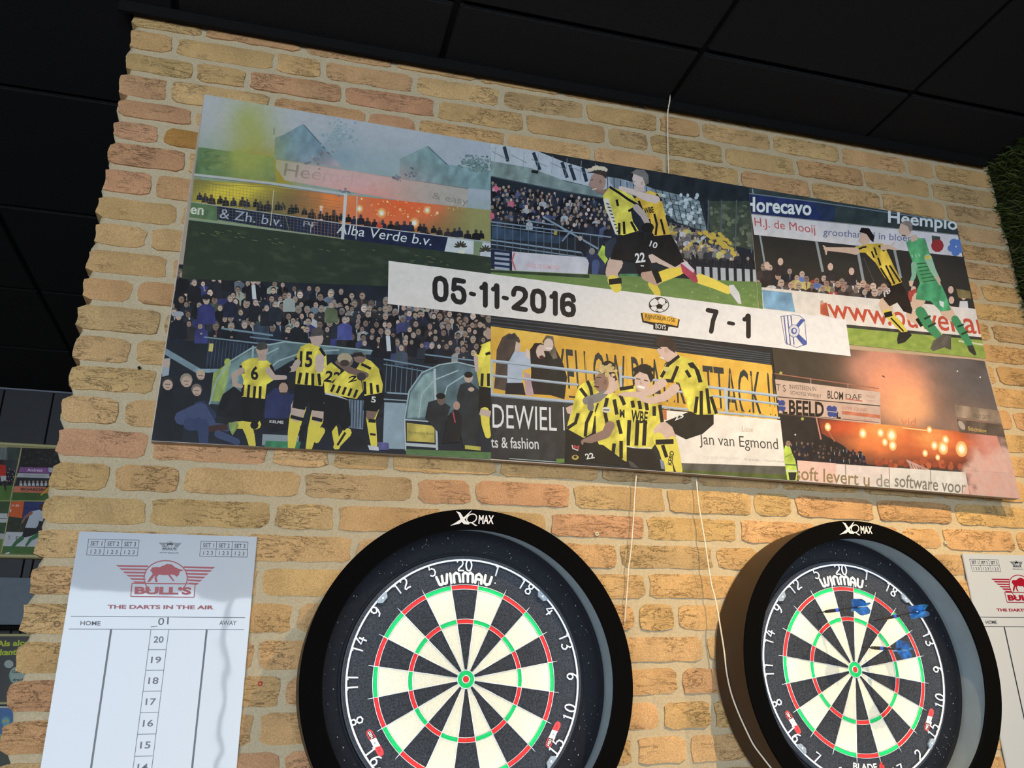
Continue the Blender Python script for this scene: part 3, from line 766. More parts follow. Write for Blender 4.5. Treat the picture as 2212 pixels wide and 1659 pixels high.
# player 6
def shorts(pts): I.poly(pts, (22,22,26))
I.limb([(620,1050), (640,1100), (655,1170)], [62, 56, 44], YEL); I.limb([(560,1045), (680,1040)], [44, 62], YEL); I.ell(668,1045,26,26,(24,24,26)); I.poly([(505,1030), (560,1020), (570,1050), (530,1110), (515,1080)], (150,180,90))
shorts([(590,860), (735,870), (715,1000), (690,1030), (600,1020), (590,960)])
I.poly([(590,650), (640,625), (720,618), (775,660), (790,760), (745,790), (735,880), (588,865), (600,760), (575,690)], YEL)
for a, b in (((598,790), (590,862)), ((635,790), (628,870)), ((672,800), (665,874)), ((706,800), (702,878)), ((770,665), (792,720)), ((580,670), (600,720))): I.line([a, b], 17, BLK)
I.text('6', (645,760), (692,762), (647,672), BLK, .03)
I.limb([(755,700), (790,745), (860,745)], [40, 34, 28], (196,170,160)); I.limb([(590,700), (540,730), (545,790), (585,800)], [38, 34, 30, 24], (190,160,148))
I.ell(716,570,38,44,(190,160,146)); I.poly([(678,560), (690,530), (730,522), (752,545), (748,565), (700,575)], (70,66,64)); I.poly([(690,600), (745,600), (740,640), (690,640)], (184,154,142))
# player 15
I.limb([(950,930), (930,1000), (910,1100), (900,1190)], [90, 84, 66, 44], YEL); I.limb([(1075,940), (1060,1010), (1040,1060), (1010,1190)], [84, 86, 70, 40], YEL); I.poly([(955,1050), (1000,1040), (975,1110), (985,1150), (950,1130)], BLK)
I.limb([(945,920), (935,985)], [92, 80], (200,172,160)); I.limb([(1075,930), (1068,990)], [86, 80], (200,172,160)); I.line([(895,990), (975,1010)], 22, BLK); I.line([(1030,1000), (1095,1015)], 22, BLK)
shorts([(930,780), (1095,790), (1110,960), (1020,950), (1010,880), (985,950), (905,935)])
I.poly([(935,600), (960,550), (1010,528), (1070,545), (1120,600), (1125,690), (1095,800), (925,785), (930,690)], YEL)
for a, b in (((960,715), (945,785)), ((1000,715), (992,790)), ((1035,720), (1035,795)), ((1072,720), (1080,795)), ((1080,560), (1112,610)), ((930,620), (925,660))): I.line([a, b], 19, BLK)
I.text('15', (950,680), (1030,682), (955,580), BLK, .03)
I.limb([(1080,625), (1075,690), (1100,690)], [60, 50, 40], (204,178,168)); I.limb([(940,650), (915,690), (870,700)], [40, 38, 30], (190,166,156)); I.ell(870,695,30,22,(26,26,30))
I.ell(1060,500,42,50,(196,166,154)); I.poly([(1018,490), (1030,440), (1075,425), (1105,455), (1100,480), (1050,485)], (84,76,76))
# huddle
I.poly([(1100,690), (1150,650), (1210,700), (1180,840), (1110,850)], YEL); I.text('22', (1100,770), (1200,785), (1120,700), BLK, .03)
I.limb([(1420,900), (1400,1000), (1410,1090), (1420,1170)], [90, 60, 52, 40], YEL); I.limb([(1412,930), (1398,990)], [80, 56], (130,100,90)); I.line([(1385,1015), (1430,1020)], 22, BLK); I.line([(1395,1100), (1430,1105)], 14, BLK)
I.limb([(1170,1060), (1190,1180)], [40, 34], YEL); I.limb([(1090,1080), (1060,1140)], [46, 36], YEL); I.limb([(1250,1090), (1180,1180)], [60, 34], YEL); I.line([(1240,1090), (1190,1170)], 14, BLK)
I.poly([(1110,840), (1260,880), (1275,1040), (1230,1080), (1200,1020), (1150,1090), (1100,1030)], (22,22,26)); I.poly([(1130,825), (1265,890), (1200,870), (1110,850)], (200,200,206))
shorts([(1360,840), (1480,820), (1480,900), (1440,960), (1350,950)]); I.text('5', (1400,900), (1430,905), (1403,862), (220,220,224), .02)
I.poly([(1350,620), (1400,640), (1450,690), (1475,790), (1470,840), (1360,860), (1340,740), (1310,690)], YEL)
for a, b in (((1360,770), (1365,850)), ((1400,780), (1405,850)), ((1440,790), (1445,840)), ((1340,660), (1400,690)), ((1460,700), (1475,760))): I.line([a, b], 17, BLK)
I.poly([(1120,840), (1190,740), (1250,690), (1330,720), (1350,830), (1310,880), (1200,860)], YEL)
for k in range(5): I.line([(1170+k*36,790+k*8), (1150+k*36,835+k*9)], 16, BLK)
I.text('2', (1255,780), (1310,765), (1262,740), BLK, .03)
I.limb([(1190,650), (1270,700), (1370,730)], [30, 44, 34], (120,92,84)); I.ell(1245,640,46,42,(120,104,96)); I.ell(1235,625,48,34,(176,160,130)); I.ell(1235,655,30,22,(70,56,52))
I.ell(1330,620,40,36,(140,110,98)); I.poly([(1285,620), (1290,590), (1340,585), (1370,620), (1330,610)], (44,40,42)); I.ell(1340,740,30,26,(60,54,56))
I.poly([(1380,1170), (1450,1180), (1450,1205), (1390,1200)], (200,206,220)); I.poly([(1440,1150), (1510,1155), (1515,1200), (1450,1200)], (86,84,150))
# men in the right shelter, half player at the seam
I.poly([(1945,1010), (1940,860), (1960,790), (2020,770), (2085,830), (2085,1000), (2060,1180), (1980,1180)], (40,46,54)); I.ell(2013,745,28,34,(190,160,148)); I.ell(2013,728,28,20,(30,28,30)); I.ell(2030,820,20,14,(190,160,148))
I.poly([(1740,1000), (1760,900), (1830,880), (1900,930), (1870,1020), (1830,1100)], (40,44,52)); I.ell(1842,885,28,34,(110,90,84)); I.ell(1838,862,30,20,(24,24,28))
I.poly([(1860,1100), (1880,990), (1930,940), (1975,990), (1960,1150), (1850,1160)], (30,30,36)); I.line([(1915,960), (1930,1030)], 8, (196,60,80)); I.ell(1938,922,22,28,(180,140,124))
I.poly([(2090,1180), (1990,1170), (1990,1195), (2090,1205)], (180,170,60))
I.grid([(1620,1195), (2160,1215), (2160,1290), (1620,1250)], 20, 4, lambda u, v: mix((70,110,60), (96,134,74), fbm(u*20, v*6, 9)))
I.poly([(2065,720), (2050,610), (2090,540), (2152,515), (2152,810), (2080,800)], YEL)
for a, b in (((2120,600), (2150,590)), ((2100,720), (2096,800)), ((2138,720), (2138,800)), ((2088,545), (2070,600))): I.line([a, b], 18, BLK)
shorts([(2080,805), (2152,815), (2152,965), (2075,955)]); I.limb([(2115,960), (2120,1040), (2135,1110)], [60, 50, 38], YEL); I.line([(2085,960), (2152,975)], 40, (196,170,156)); I.limb([(2060,620), (2065,700)], [28, 22], (196,168,156)); I.ell(2140,470,24,36,(170,140,130))
I.build('photo_print', ink_m, root, 'photo of players in yellow and black hugging beside the dugouts')
# ---- photo 3: two players running
I = photo([(1060,309.5),(1404,368),(1617,404.5),(1645,760),(1060,700)]); I.view(1040, 300, 3.5677)
I.grid([(70,30), (2080,370), (2160,1300), (70,1000)], 60, 34, lambda u, v: mix((22,28,38), (40,48,60), fbm(u*10, v*9, 51)))
# glazed gable top left
I.poly([(70,25), (720,150), (1060,330), (1050,420), (70,180)], (170,178,192))
I.poly([(420,90), (1300,240), (2070,370), (2080,470), (1880,560), (1700,490), (1290,370), (960,290), (780,220), (640,180)], (36,42,48))
for a, b in (((175,60), (205,175)), ((400,105), (450,240)), ((620,180), (660,300)), ((680,200), (720,320)), ((780,220), (810,330))): I.line([a, b], 26, (36,50,66))
for k in range(6): I.line([(80+k*150,95+k*30), (200+k*150,160+k*26)], 5, (110,124,142))
for k in range(8): I.line([(110+k*110,60+k*18), (100+k*110,170+k*24)], 4, (130,142,158))
I.poly([(70,170), (380,225), (660,330), (1100,430), (1060,480), (640,410), (70,290)], (118,138,138)); I.poly([(385,240), (440,245), (435,270), (385,262)], (30,34,40))
I.line([(75,290), (640,405), (1060,480)], 8, (60,72,84))
I.poly([(960,290), (1080,310), (1290,370), (1400,420), (1330,460), (1050,420)], (130,144,160))
for k in range(7): I.line([(970+k*50,290+k*14), (975+k*50,420)], 6, (40,50,60))
# right: glass wall and seats
I.poly([(1300,380), (1560,440), (1680,480), (1740,720), (1500,640), (1400,560)], (118,134,140))
for k in range(8): I.line([(1340+k*52,390+k*14), (1420+k*46,640+k*14)], 7, (44,56,62))
for k in range(6): I.line([(1330+k*8,440+k*38), (1690+k*8,510+k*40)], 5, (60,74,80))
r = random.Random(5)
for k in range(46): I.ell(r.uniform(1330,1690), r.uniform(430,650)+.0, r.uniform(10,20), r.uniform(12,20), mix((150,164,170), (196,206,210), r.random()), 7)
I.poly([(1740,480), (2080,480), (2100,860), (1960,830), (1760,700)], (62,72,58))
for k in range(90): I.ell(r.uniform(1760,2080), r.uniform(520,830), r.uniform(12,30), r.uniform(10,24), mix((58,68,50), (112,116,88), r.random()), 7)
for x in (1750, 1850, 1965, 2090): I.line([(x, 470), (x-10, 880)], 9, (84,92,96))
crowd(I, [(75,330), (1000,480), (1060,700), (75,620)], 8, 21, 27, 32, 52, dark=DARK, accents=[(70,80,120), (206,84,120), (160,165,175), (46,60,90)], pa=.14, skinp=.75, hair=False)
crowd(I, [(1440,640), (1760,720), (1990,880), (1500,880)], 6, 13, 24, 30, 53, dark=[(60,56,60), (90,90,96), (46,50,60), (110,104,100)], accents=[(190,160,60), (180,180,186), (176,170,90)], pa=.3, skinp=.6, hair=False)
for k in range(30): 
    u = r.random(); I.ell(1690+260*u+r.gauss(0, 16), 720+140*u+r.gauss(0, 24), 22, 14, (200,164,50), 8, .5)
crowd(I, [(1500,840), (2100,880), (2110,960), (1560,930)], 1, 9, 30, 30, 54, dark=[(36,38,46), (50,50,60), (70,70,80)], skinp=.9, hair=False)
for k in range(9): x = 1600+k*60; I.line([(x, 930), (x-10, 1100)], 22, (30,32,40)); I.line([(x+20, 940), (x+44, 1105)], 18, (34,36,44))
I.poly([(1640,985), (2120,1010), (2130,1110), (1650,1095)], (170,172,176))
for k in range(8): x = 1640+k*62; I.line([(x, 940), (x+6, 1105)], 24, (32,34,42))
# railings and stairs
for a, b, w in (((75,640), (1000,760), 10), ((75,665), (560,730), 6), ((340,630), (560,665), 10), ((470,600), (900,850), 14), ((75,780), (940,900), 12), ((75,812), (900,930), 8), ((75,850), (800,950), 8), ((620,790), (700,700), 12)): I.line([a, b], w, (120,142,164))
I.poly([(80,680), (640,760), (600,810), (80,770)], (52,72,100)); I.poly([(560,710), (585,712), (582,745), (558,742)], (190,160,60))
for k in range(14): I.line([(120+k*60,650+k*8), (120+k*60,860+k*8)], 4, (90,112,140))
I.poly([(75,850), (235,870), (230,1010), (85,1000)], (26,40,80))
for k in range(4): I.poly([(100,872+k*38), (215,884+k*38), (215,904+k*38), (100,892+k*38)], (150,160,180))
I.poly([(235,870), (790,915), (830,940), (815,1050), (235,1018)], (196,192,204)); I.line([(255,878), (235,940), (262,1015)], 12, (206,90,100))
I.text('HUIZE DE EGMOND', (340,990), (600,1012), (342,958), (214,160,170), .02); I.text('ASSURANTIEN', (380,935), (540,948), (382,912), (190,186,196))
# steward and people at the dugout
I.poly([(900,880), (930,820), (980,850), (985,910), (950,970), (905,940)], (170,200,60)); I.poly([(730,800), (770,770), (820,850), (800,900), (740,850)], (28,34,48)); I.ell(760,768,16,20,(176,150,140))
I.poly([(800,880), (850,850), (900,900), (950,960), (940,1060), (860,1060)], (38,48,84)); I.ell(850,868,24,26,(130,124,120)); I.limb([(880,960), (870,1050)], [60, 46], (62,80,130)); I.poly([(1060,1040), (1200,1040), (1225,1080), (1080,1080)], (70,140,96))
I.poly([(950,800), (1030,760), (1060,850), (1000,960), (950,900)], (40,52,70))
# pitch
def lawn(u, v): return mix((78,112,52), (126,152,72), .25+.9*fbm(u*34, v*12, 57)*(.4+.6*v))
I.grid([(60,1010), (2140,1105), (2180,1340), (60,1250)], 90, 22, lawn)
for k in range(60): I.ell(r.uniform(500, 2140), r.uniform(1085, 1280), r.uniform(3, 9), 2.5, (170,184,110), 6)
I.poly([(60,1012), (830,1050), (830,1075), (60,1030)], (44,62,44))
# far player (right of the pair)
I.limb([(1380,900), (1500,960), (1560,980)], [130, 110, 80], (206,174,158)); I.poly([(1280,900), (1340,880), (1370,950), (1310,960)], (206,176,160))
I.limb([(1680,1080), (1790,1120), (1900,1170)], [78, 70, 58], (236,204,60)); I.poly([(1905,1130), (1940,1125), (1985,1190), (2002,1275), (1975,1270), (1915,1190)], (206,200,200))
I.limb([(1310,1120), (1350,1180), (1360,1240)], [60, 54, 44], (222,190,52))
I.poly([(1270,730), (1460,740), (1510,830), (1560,950), (1490,990), (1380,930), (1300,880), (1265,800)], (24,24,28)); I.text('10', (1290,830), (1345,850), (1305,785), (210,210,214), .02)
I.poly([(1180,460), (1290,400), (1370,430), (1395,500), (1420,620), (1455,740), (1330,750), (1300,700), (1250,560)], (228,176,44))
for pts in ([(1210,480), (1240,560)], [(1330,580), (1350,660), (1340,745)], [(1380,620), (1410,740)], [(1290,620), (1310,720)], [(1345,430), (1388,480)]): I.line(pts, 17, BLK)
I.text('WBE', (1255,580), (1330,570), (1245,535), BLK, .03)
I.limb([(1070,380), (1170,410), (1260,450), (1345,470)], [30, 44, 56, 60], (216,188,176)); I.ell(1222,310,62,72,(210,182,172)); I.poly([(1150,265), (1190,238), (1250,240), (1285,280), (1288,345), (1262,360), (1240,300), (1180,275)], (110,104,100)); I.ell(1236,345,11,16,(190,152,140)); I.line([(1160,330), (1185,335)], 6, (130,96,92)); I.poly([(1170,370), (1250,370), (1260,410), (1180,410)], (200,172,162))
# near player 22
I.limb([(1030,960), (1000,1030), (1020,1090)], [120, 96, 74], (204,168,150)); I.limb([(1010,1090), (1040,1150)], [84, 78], (228,200,56)); I.line([(980,1105), (1078,1095)], 44, BLK)
I.limb([(1270,1050), (1350,1090)], [90, 84], (190,146,126)); I.limb([(1370,1070), (1450,1040), (1530,1020)], [86, 84, 60], (238,202,52)); I.line([(1330,1010), (1370,1110)], 46, BLK); I.poly([(1530,960), (1570,945), (1640,1010), (1668,1105), (1640,1112), (1545,1030)], (196,60,84)); I.poly([(1535,960), (1575,945), (1640,1015), (1630,1035)], (206,190,200))
I.poly([(1075,730), (1250,720), (1275,830), (1290,930), (1305,1020), (1210,1035), (1180,950), (1080,940), (990,930), (1010,850)], (26,26,30))
I.text('22', (1185,960), (1262,950), (1178,885), (214,214,218), .03); I.line([(1225,980), (1250,982)], 9, (200,200,200))
I.poly([(935,440), (985,370), (1080,400), (1160,440), (1215,510), (1150,560), (1165,640), (1210,710), (1090,745), (1040,740), (1000,640), (950,540)], (226,208,62))
I.poly([(935,470), (975,460), (1020,600), (1050,745), (1030,735), (985,620)], (214,204,190))
for k in range(9): I.line([(960+k*10,500+k*27), (985+k*9,508+k*26)], 8, BLK)
for pts in ([(985,372), (1060,420), (1130,470), (1210,515)], [(1040,470), (1050,520)], [(1095,640), (1100,735)], [(1150,640), (1190,715)], [(1060,650), (1060,740)], [(1130,560), (1215,515)]): I.line(pts, 19, BLK)
I.limb([(1190,530), (1245,590), (1280,660)], [52, 48, 40], (180,160,152)); I.ell(1280,685,48,38,(24,24,28))
I.ell(895,335,62,76,(168,128,112)); I.poly([(850,370), (930,400), (985,375), (940,430), (890,415)], (150,112,98)); I.poly([(818,262), (840,225), (890,212), (950,225), (968,270), (960,310), (930,285), (860,265)], (60,48,44)); 
for k in range(16): I.ell(828+k*8.6, 240-14*math.sin(k*.2)+r.uniform(-6, 6), 15, 15, (206,190,164), 7)
I.ell(915,332,10,16,(140,102,88)); I.line([(852,395), (885,385)], 8, (220,210,200)); I.line([(835,320), (862,318)], 6, (70,50,44)); I.poly([(832,330), (822,360), (845,366)], (160,118,102))
I.build('photo_print', ink_m, root, 'photo of two players in yellow and black running past a stand')

# ---- photo 4: yellow player with arms out, keeper in green
I = photo([(1617,404.3),(1917,455),(2065,480),(2131,781),(1800,741),(1645,725)]); I.view(1600, 380, 3.6144)
I.grid([(60,80), (1680,360), (1925,1450), (160,1300)], 50, 40, lambda u, v: mix((46,42,38), (58,52,46), fbm(u*8, v*7, 61)))
I.poly([(60,80), (1680,360), (1700,470), (80,290)], (52,62,60)); I.poly([(66,140), (560,205), (660,240), (655,360), (85,300)], (36,48,96)); I.poly([(560,205), (740,240), (730,370), (655,362)], (40,52,82))
I.line([(66,138), (600,205), (1670,362)], 8, (110,124,130))
I.text('Horecavo', (30,278), (552,312), (30,160), (222,226,236), .025)
I.text('Heemploeg', (1150,395), (1830,470), (1150,270), (216,214,204), .02)
I.poly([(82,298), (1695,460), (1732,632), (105,460)], (214,202,196)); I.line([(82,298), (1695,462)], 7, (150,140,130))
I.text('H.J. de Mooij', (112,412), (585,470), (104,325), (206,74,70)); I.text('groothandel in bloemen', (642,480), (1440,540), (644,410), (96,104,140))
I.poly([(1490,465), (1555,475), (1560,520), (1495,540)], (66,68,60)); I.ell(1535,545,50,52,(170,44,44)); 
for a in range(5): I.ell(1680+34*math.cos(a*1.257+.4), 556+42*math.sin(a*1.257+.4), 34, 30, (84,120,190), 9)
for a, b, w in (((150,465), (190,700), 14), ((590,510), (640,750), 20), ((905,540), (960,840), 22), ((1195,560), (1250,800), 20), ((90,100), (98,140), 10)): I.line([a, b], w, (146,148,146))
I.line([(960,640), (1040,830)], 5, (90,80,70))
crowd(I, [(165,690), (1190,870), (1190,930), (165,850)], 3, 13, 62, 66, 62, dark=[(50,40,40), (66,52,50), (40,38,44), (84,70,66)], skin=[(214,166,140), (226,184,160), (196,146,120), (200,160,140)], accents=[(86,112,180), (190,170,90), (200,190,186), (180,60,50)], pa=.3, hair=False)
for x, y in ((310,670), (205,700), (1640,890), (1645,970), (1740,940), (700,710), (865,745), (1350,890)): sk = (216,170,146); I.poly([(x-38,y+110), (x-30,y+38), (x+30,y+38), (x+38,y+110)], (52,44,46) if x != 1740 else (206,200,196)); I.ell(x, y, 22, 30, sk)
I.poly([(1310,900), (1370,880), (1380,1000), (1300,980)], (180,60,50)); I.poly([(1680,880), (1790,900), (1800,960), (1700,950)], (130,110,60))
# boards
I.poly([(160,870), (950,950), (1835,1040), (1880,1280), (1480,1230), (800,1160), (170,1050)], (222,206,192)); I.poly([(165,890), (395,915), (425,1065), (180,1035)], (118,164,200))
I.poly([(620,1000), (670,990), (690,1100), (620,1080)], (206,84,50)); I.ell(632,990,14,18,(200,150,120))
I.text('www', (690,1108), (1160,1172), (672,1000), (206,70,44), .01); I.text('.ouwe', (1150,1170), (1630,1216), (1135,1052), (206,70,44), .01); I.text('nan', (1650,1218), (1945,1246), (1625,1100), (206,70,44), .01)
I.poly([(810,1160), (1890,1262), (1895,1290), (815,1190)], (60,58,52))
I.grid([(815,1185), (1900,1285), (1960,1560), (700,1330)], 70, 18, lambda u, v: mix((104,132,40), (164,176,66), .2+.8*fbm(u*26, v*8, 63)))
I.grid([(100,830), (160,838), (172,1040), (100,1030)], 8, 12, lambda u, v: mix((78,112,52), (120,150,72), fbm(u*9, v*12, 64)))
I.line([(1700,1290), (1900,1320)], 14, (196,196,150))
# player in yellow
sk = (216,172,140)
I.limb([(1130,1000), (1140,1060), (1170,1090)], [110, 90, 70], sk); I.limb([(1140,1070), (1220,1150), (1285,1225)], [60, 60, 40], (222,190,50)); I.line([(1120,1090), (1180,1075)], 40, BLK); I.line([(1170,1110), (1270,1215)], 12, BLK); I.poly([(1230,1225), (1310,1215), (1335,1245), (1280,1300), (1225,1315), (1218,1280)], (40,38,38))
I.limb([(1330,1090), (1400,1140)], [90, 66], sk); I.limb([(1400,1130), (1500,1200), (1575,1270)], [56, 56, 40], (216,180,50)); I.line([(1380,1110), (1420,1170)], 44, BLK)
I.poly([(1160,850), (1250,840), (1290,900), (1340,1040), (1330,1080), (1270,1060), (1220,990), (1160,1020), (1110,960)], (38,30,28)); I.text('18', (1122,950), (1170,905), (1110,915), (210,200,196), .02)
I.poly([(885,560), (990,530), (1110,530), (1140,590), (1200,720), (1258,830), (1180,860), (1120,790), (1050,680), (970,600), (900,600)], (232,186,44))
for pts in ([(895,585), (950,560), (980,555)], [(1020,590), (1040,640)], [(1070,640), (1090,700)], [(1090,720), (1170,850)], [(1130,700), (1200,845)], [(1160,700), (1245,830)], [(1075,545), (1120,590)], [(1040,560), (1060,620)]): I.line(pts, 14, (40,30,26))
I.limb([(900,590), (820,580), (720,575), (660,570)], [56, 44, 34, 26], sk)
for a in range(5): I.line([(670,570), (640+6*a, 545+18*a)], 12, sk)
I.limb([(1110,560), (1150,555), (1210,575)], [44, 34, 18], sk); I.line([(1190,560), (1225,580)], 8, sk); I.line([(1180,545), (1195,520)], 8, sk)
I.ell(965,490,42,52,sk); I.poly([(925,440), (940,405), (1000,410), (1040,470), (1035,520), (1010,500), (980,455)], (36,26,26)); I.poly([(930,480), (915,510), (935,515)], sk)
# keeper in green
I.limb([(1390,960), (1370,1010)], [110, 90], sk); I.limb([(1400,1060), (1460,1160), (1540,1250)], [80, 76, 56], (56,140,84)); I.line([(1430,1120), (1480,1095)], 16, (30,60,40)); I.line([(1460,1180), (1520,1150)], 16, (30,60,40)); I.poly([(1500,1290), (1570,1240), (1640,1250), (1640,1360), (1590,1340), (1500,1370), (1478,1350)], (92,84,72))
I.limb([(1600,1050), (1650,1110)], [100, 64], sk); I.limb([(1670,1120), (1740,1240), (1790,1330)], [60, 60, 44], (56,140,84)); I.line([(1690,1180), (1740,1160)], 15, (30,60,40)); I.line([(1720,1240), (1770,1215)], 15, (30,60,40)); I.poly([(1765,1330), (1810,1320), (1840,1395), (1825,1405), (1780,1370)], (62,58,50))
I.poly([(1400,830), (1550,820), (1600,930), (1640,1050), (1560,1060), (1480,980), (1365,965), (1375,890)], (64,158,98)); I.poly([(1548,975), (1585,985), (1580,1030), (1552,1010)], (206,214,206))
I.poly([(1290,520), (1350,475), (1440,500), (1475,610), (1440,640), (1490,720), (1545,820), (1400,850), (1370,760), (1320,620)], (80,172,100))
for k in range(6): I.line([(1370+k*10,690+k*28), (1455+k*18,680+k*26)], 8, (44,100,60))
I.text('LOGO'[0:0] or '- - -', (1335,640), (1400,630), (1330,620), (150,200,150))
I.limb([(1350,690), (1350,780), (1330,830)], [44, 36, 26], (130,180,140)); I.limb([(1460,640), (1500,740), (1545,820)], [60, 44, 30], (150,190,150)); I.poly([(1510,780), (1545,790), (1562,860), (1545,850)], sk); I.poly([(1435,625), (1480,625), (1480,650), (1440,655)], (226,200,60)); I.poly([(1310,820), (1350,820), (1335,870), (1315,860)], sk)
I.poly([(1320,470), (1370,460), (1380,500), (1330,520)], sk); I.ell(1285,415,50,64,sk); I.poly([(1245,370), (1290,350), (1335,370), (1340,420), (1320,440), (1300,395)], (150,126,110)); I.poly([(1240,410), (1225,440), (1248,446)], sk); I.line([(1255,465), (1285,468)], 8, (110,60,56))
I.build('photo_print', ink_m, root, 'photo of a player with arms spread beside a keeper in green')

# ---- photo 5: hugging players before a yellow banner
I = photo([(1060,640),(1662,700),(1700,1037),(1060,991)]); I.view(1040, 660, 3.3515)
I.grid([(60,-20), (2100,260), (2220,1300), (60,1200)], 40, 30, lambda u, v: mix((26,30,38), (44,42,46), fbm(u*9, v*8, 71)))
for k in range(6): I.line([(70,90+k*26), (1240,225+k*26), (2090,350+k*14)], 6, (62,74,90))
def cloth(u, v):
    f = fbm(u*14+v*3, v*3, 73); c = mix((226,160,36), (244,190,64), f*1.4-.2)
    return mix(c, (206,140,30), .7*max(0, math.sin(u*30+math.sin(v*3)*2)-.6))
I.grid([(65,150), (2100,432), (2150,820), (65,640)], 110, 24, cloth)
I.text('YELLOW BLACK ATTACK !!', (545,660), (2140,850), (520,300), (48,52,54))
I.poly([(545,640), (2140,850), (2140,800), (545,590)], (230,166,44))
for k in range(11): I.line([(600+k*150, 330+k*20), (610+k*150, 660+k*20)], 5, (214,150,34))
# three women
I.poly([(100,500), (110,320), (150,230), (200,200), (270,230), (280,260), (240,330), (200,440), (190,620), (90,600)], (80,64,58)); I.poly([(190,215), (240,198), (275,245), (180,245)], (60,54,58)); I.poly([(250,260), (285,280), (275,330), (240,330)], (206,176,160))
I.poly([(190,420), (240,330), (340,340), (410,400), (400,440), (300,470), (290,570), (185,570)], (170,182,206)); I.poly([(180,560), (300,560), (320,650), (170,640)], (30,30,40)); I.poly([(320,310), (350,330), (370,400), (320,370)], (216,186,172))
I.poly([(350,640), (360,480), (350,320), (390,270), (460,280), (480,400), (500,650)], (38,30,34)); I.ell(432,335,38,54,(212,178,164)); I.poly([(355,330), (380,275), (440,270), (395,300), (380,380)], (38,26,28)); I.ell(435,375,18,14,(80,30,34))
I.poly([(470,640), (480,420), (450,330), (540,320), (590,420), (620,520), (600,680)], (34,36,36)); I.poly([(440,260), (470,215), (520,225), (530,300), (550,380), (520,390)], (110,94,80)); I.ell(485,285,36,48,(214,182,168)); I.line([(465,308), (510,312)], 9, (230,226,222)); I.poly([(310,480), (350,500), (380,650), (320,650)], (190,150,160))
# white railing
for a, b, w in (((65,400), (850,490), 22), ((1000,515), (1300,545), 18), ((65,505), (700,575), 18), ((65,645), (670,700), 24), ((1640,590), (2140,655), 20), ((1400,620), (2150,715), 16), ((1300,735), (2160,815), 16)): I.line([a, b], w, (172,186,204)); I.line([(a[0], a[1]+w*.3), (b[0], b[1]+w*.3)], w*.25, (120,134,156))
for a, b in (((72,400), (72,650)), ((1005,440), (1010,600)), ((1765,590), (1775,770))): I.line([a, b], 20, (172,186,204))
# boards below
I.poly([(60,660), (680,710), (700,1150), (60,1100)], (52,52,56)); I.text('DEWIEL', (80,885), (545,910), (78,715), (226,224,226)); I.line([(592,735), (598,905)], 9, (220,218,220)); I.text('ts & fashion', (70,1030), (415,1042), (66,948), (214,212,214), .01)
I.line([(200,1108), (560,1135)], 5, (170,186,190)); I.poly([(540,1110), (600,1110), (600,1140), (545,1140)], (110,150,60))
I.poly([(1290,755), (2165,830), (2200,1165), (1400,1140), (1300,1100)], (236,220,206)); I.poly([(1420,1140), (2205,1165), (2215,1225), (1440,1190)], (92,88,80)); I.poly([(1440,1190), (2215,1225), (2220,1300), (1430,1230)], (84,96,40)); I.poly([(1310,755), (1340,757), (1340,830), (1312,826)], (216,110,60))
I.text('Jan van Egmond', (1580,1030), (2150,1068), (1572,925), (74,70,68)); I.text('Lisse', (1885,912), (1965,918), (1885,875), (190,160,130)); I.text('RIJNSBURG LISSE', (1605,1115), (1870,1124), (1605,1090), (210,200,190)); I.text('Katwijk - Voorhout', (1905,1128), (2190,1145), (1905,1104), (170,160,152))
sk1, sk2 = (216,176,158), (150,108,92)
# back left player
I.poly([(700,590), (760,545), (830,545), (860,640), (820,760), (840,900), (740,960), (615,890), (650,760)], YEL)
for pts in ([(765,545), (790,600), (800,660)], [(715,600), (760,660)], [(700,780), (680,850), (620,890)], [(800,760), (760,850), (750,950)], [(830,800), (810,930)]): I.line(pts, 24, BLK)
I.poly([(610,890), (740,960), (740,1150), (600,1150)], (26,26,30)); I.text('M', (665,1040), (705,1045), (668,1010), (206,60,70), .04); I.line([(655,1010), (660,1035), (700,1050)], 7, (220,220,220)); I.ell(678,1100,26,18,(190,160,60)); I.ell(678,1096,12,10,(40,40,40))
I.poly([(610,740), (660,720), (650,790), (620,780)], sk1); I.ell(915,440,52,40,(40,30,34))
# middle player
I.poly([(985,610), (1120,580), (1230,640), (1310,760), (1330,900), (1230,1040), (1050,1020), (1000,800)], YEL)
for x in (1070, 1130, 1185): I.line([(x, 830), (x-10, 1015)], 28, BLK)
for pts in ([(1000,605), (1100,590)], [(1090,690), (1100,740)], [(1140,690), (1150,750)], [(1190,700), (1200,760)], [(1290,720), (1310,860)], [(1250,730), (1250,800)]): I.line(pts, 26, BLK)
I.text('WBE', (1080,845), (1200,860), (1085,755), BLK, .03); I.line([(1050,1020), (1130,1035), (1225,1030)], 8, (220,216,210)); I.poly([(1050,1030), (1230,1040), (1290,1140), (1330,1230), (1020,1180)], (30,28,30))
I.poly([(1060,1120), (1100,1140), (1140,1180), (1080,1170)], (80,76,80))
I.poly([(1115,600), (1220,600), (1200,640), (1120,630)], (196,150,132)); I.ell(1165,550,58,76,sk1); I.poly([(1100,520), (1110,460), (1160,440), (1220,460), (1250,520), (1225,560), (1200,500), (1140,480)], (34,28,30)); I.line([(1130,585), (1180,598)], 16, (236,232,226)); I.line([(1120,530), (1150,535)], 7, (60,44,44)); I.line([(1175,540), (1205,548)], 7, (60,44,44)); I.poly([(1150,540), (1145,572), (1165,572)], (200,156,140))
for k in range(12): I.ell(1110+k*11.5, 468-26*math.sin(k*.28)+r.uniform(-5, 5), 17, 16, (38,30,32), 7)
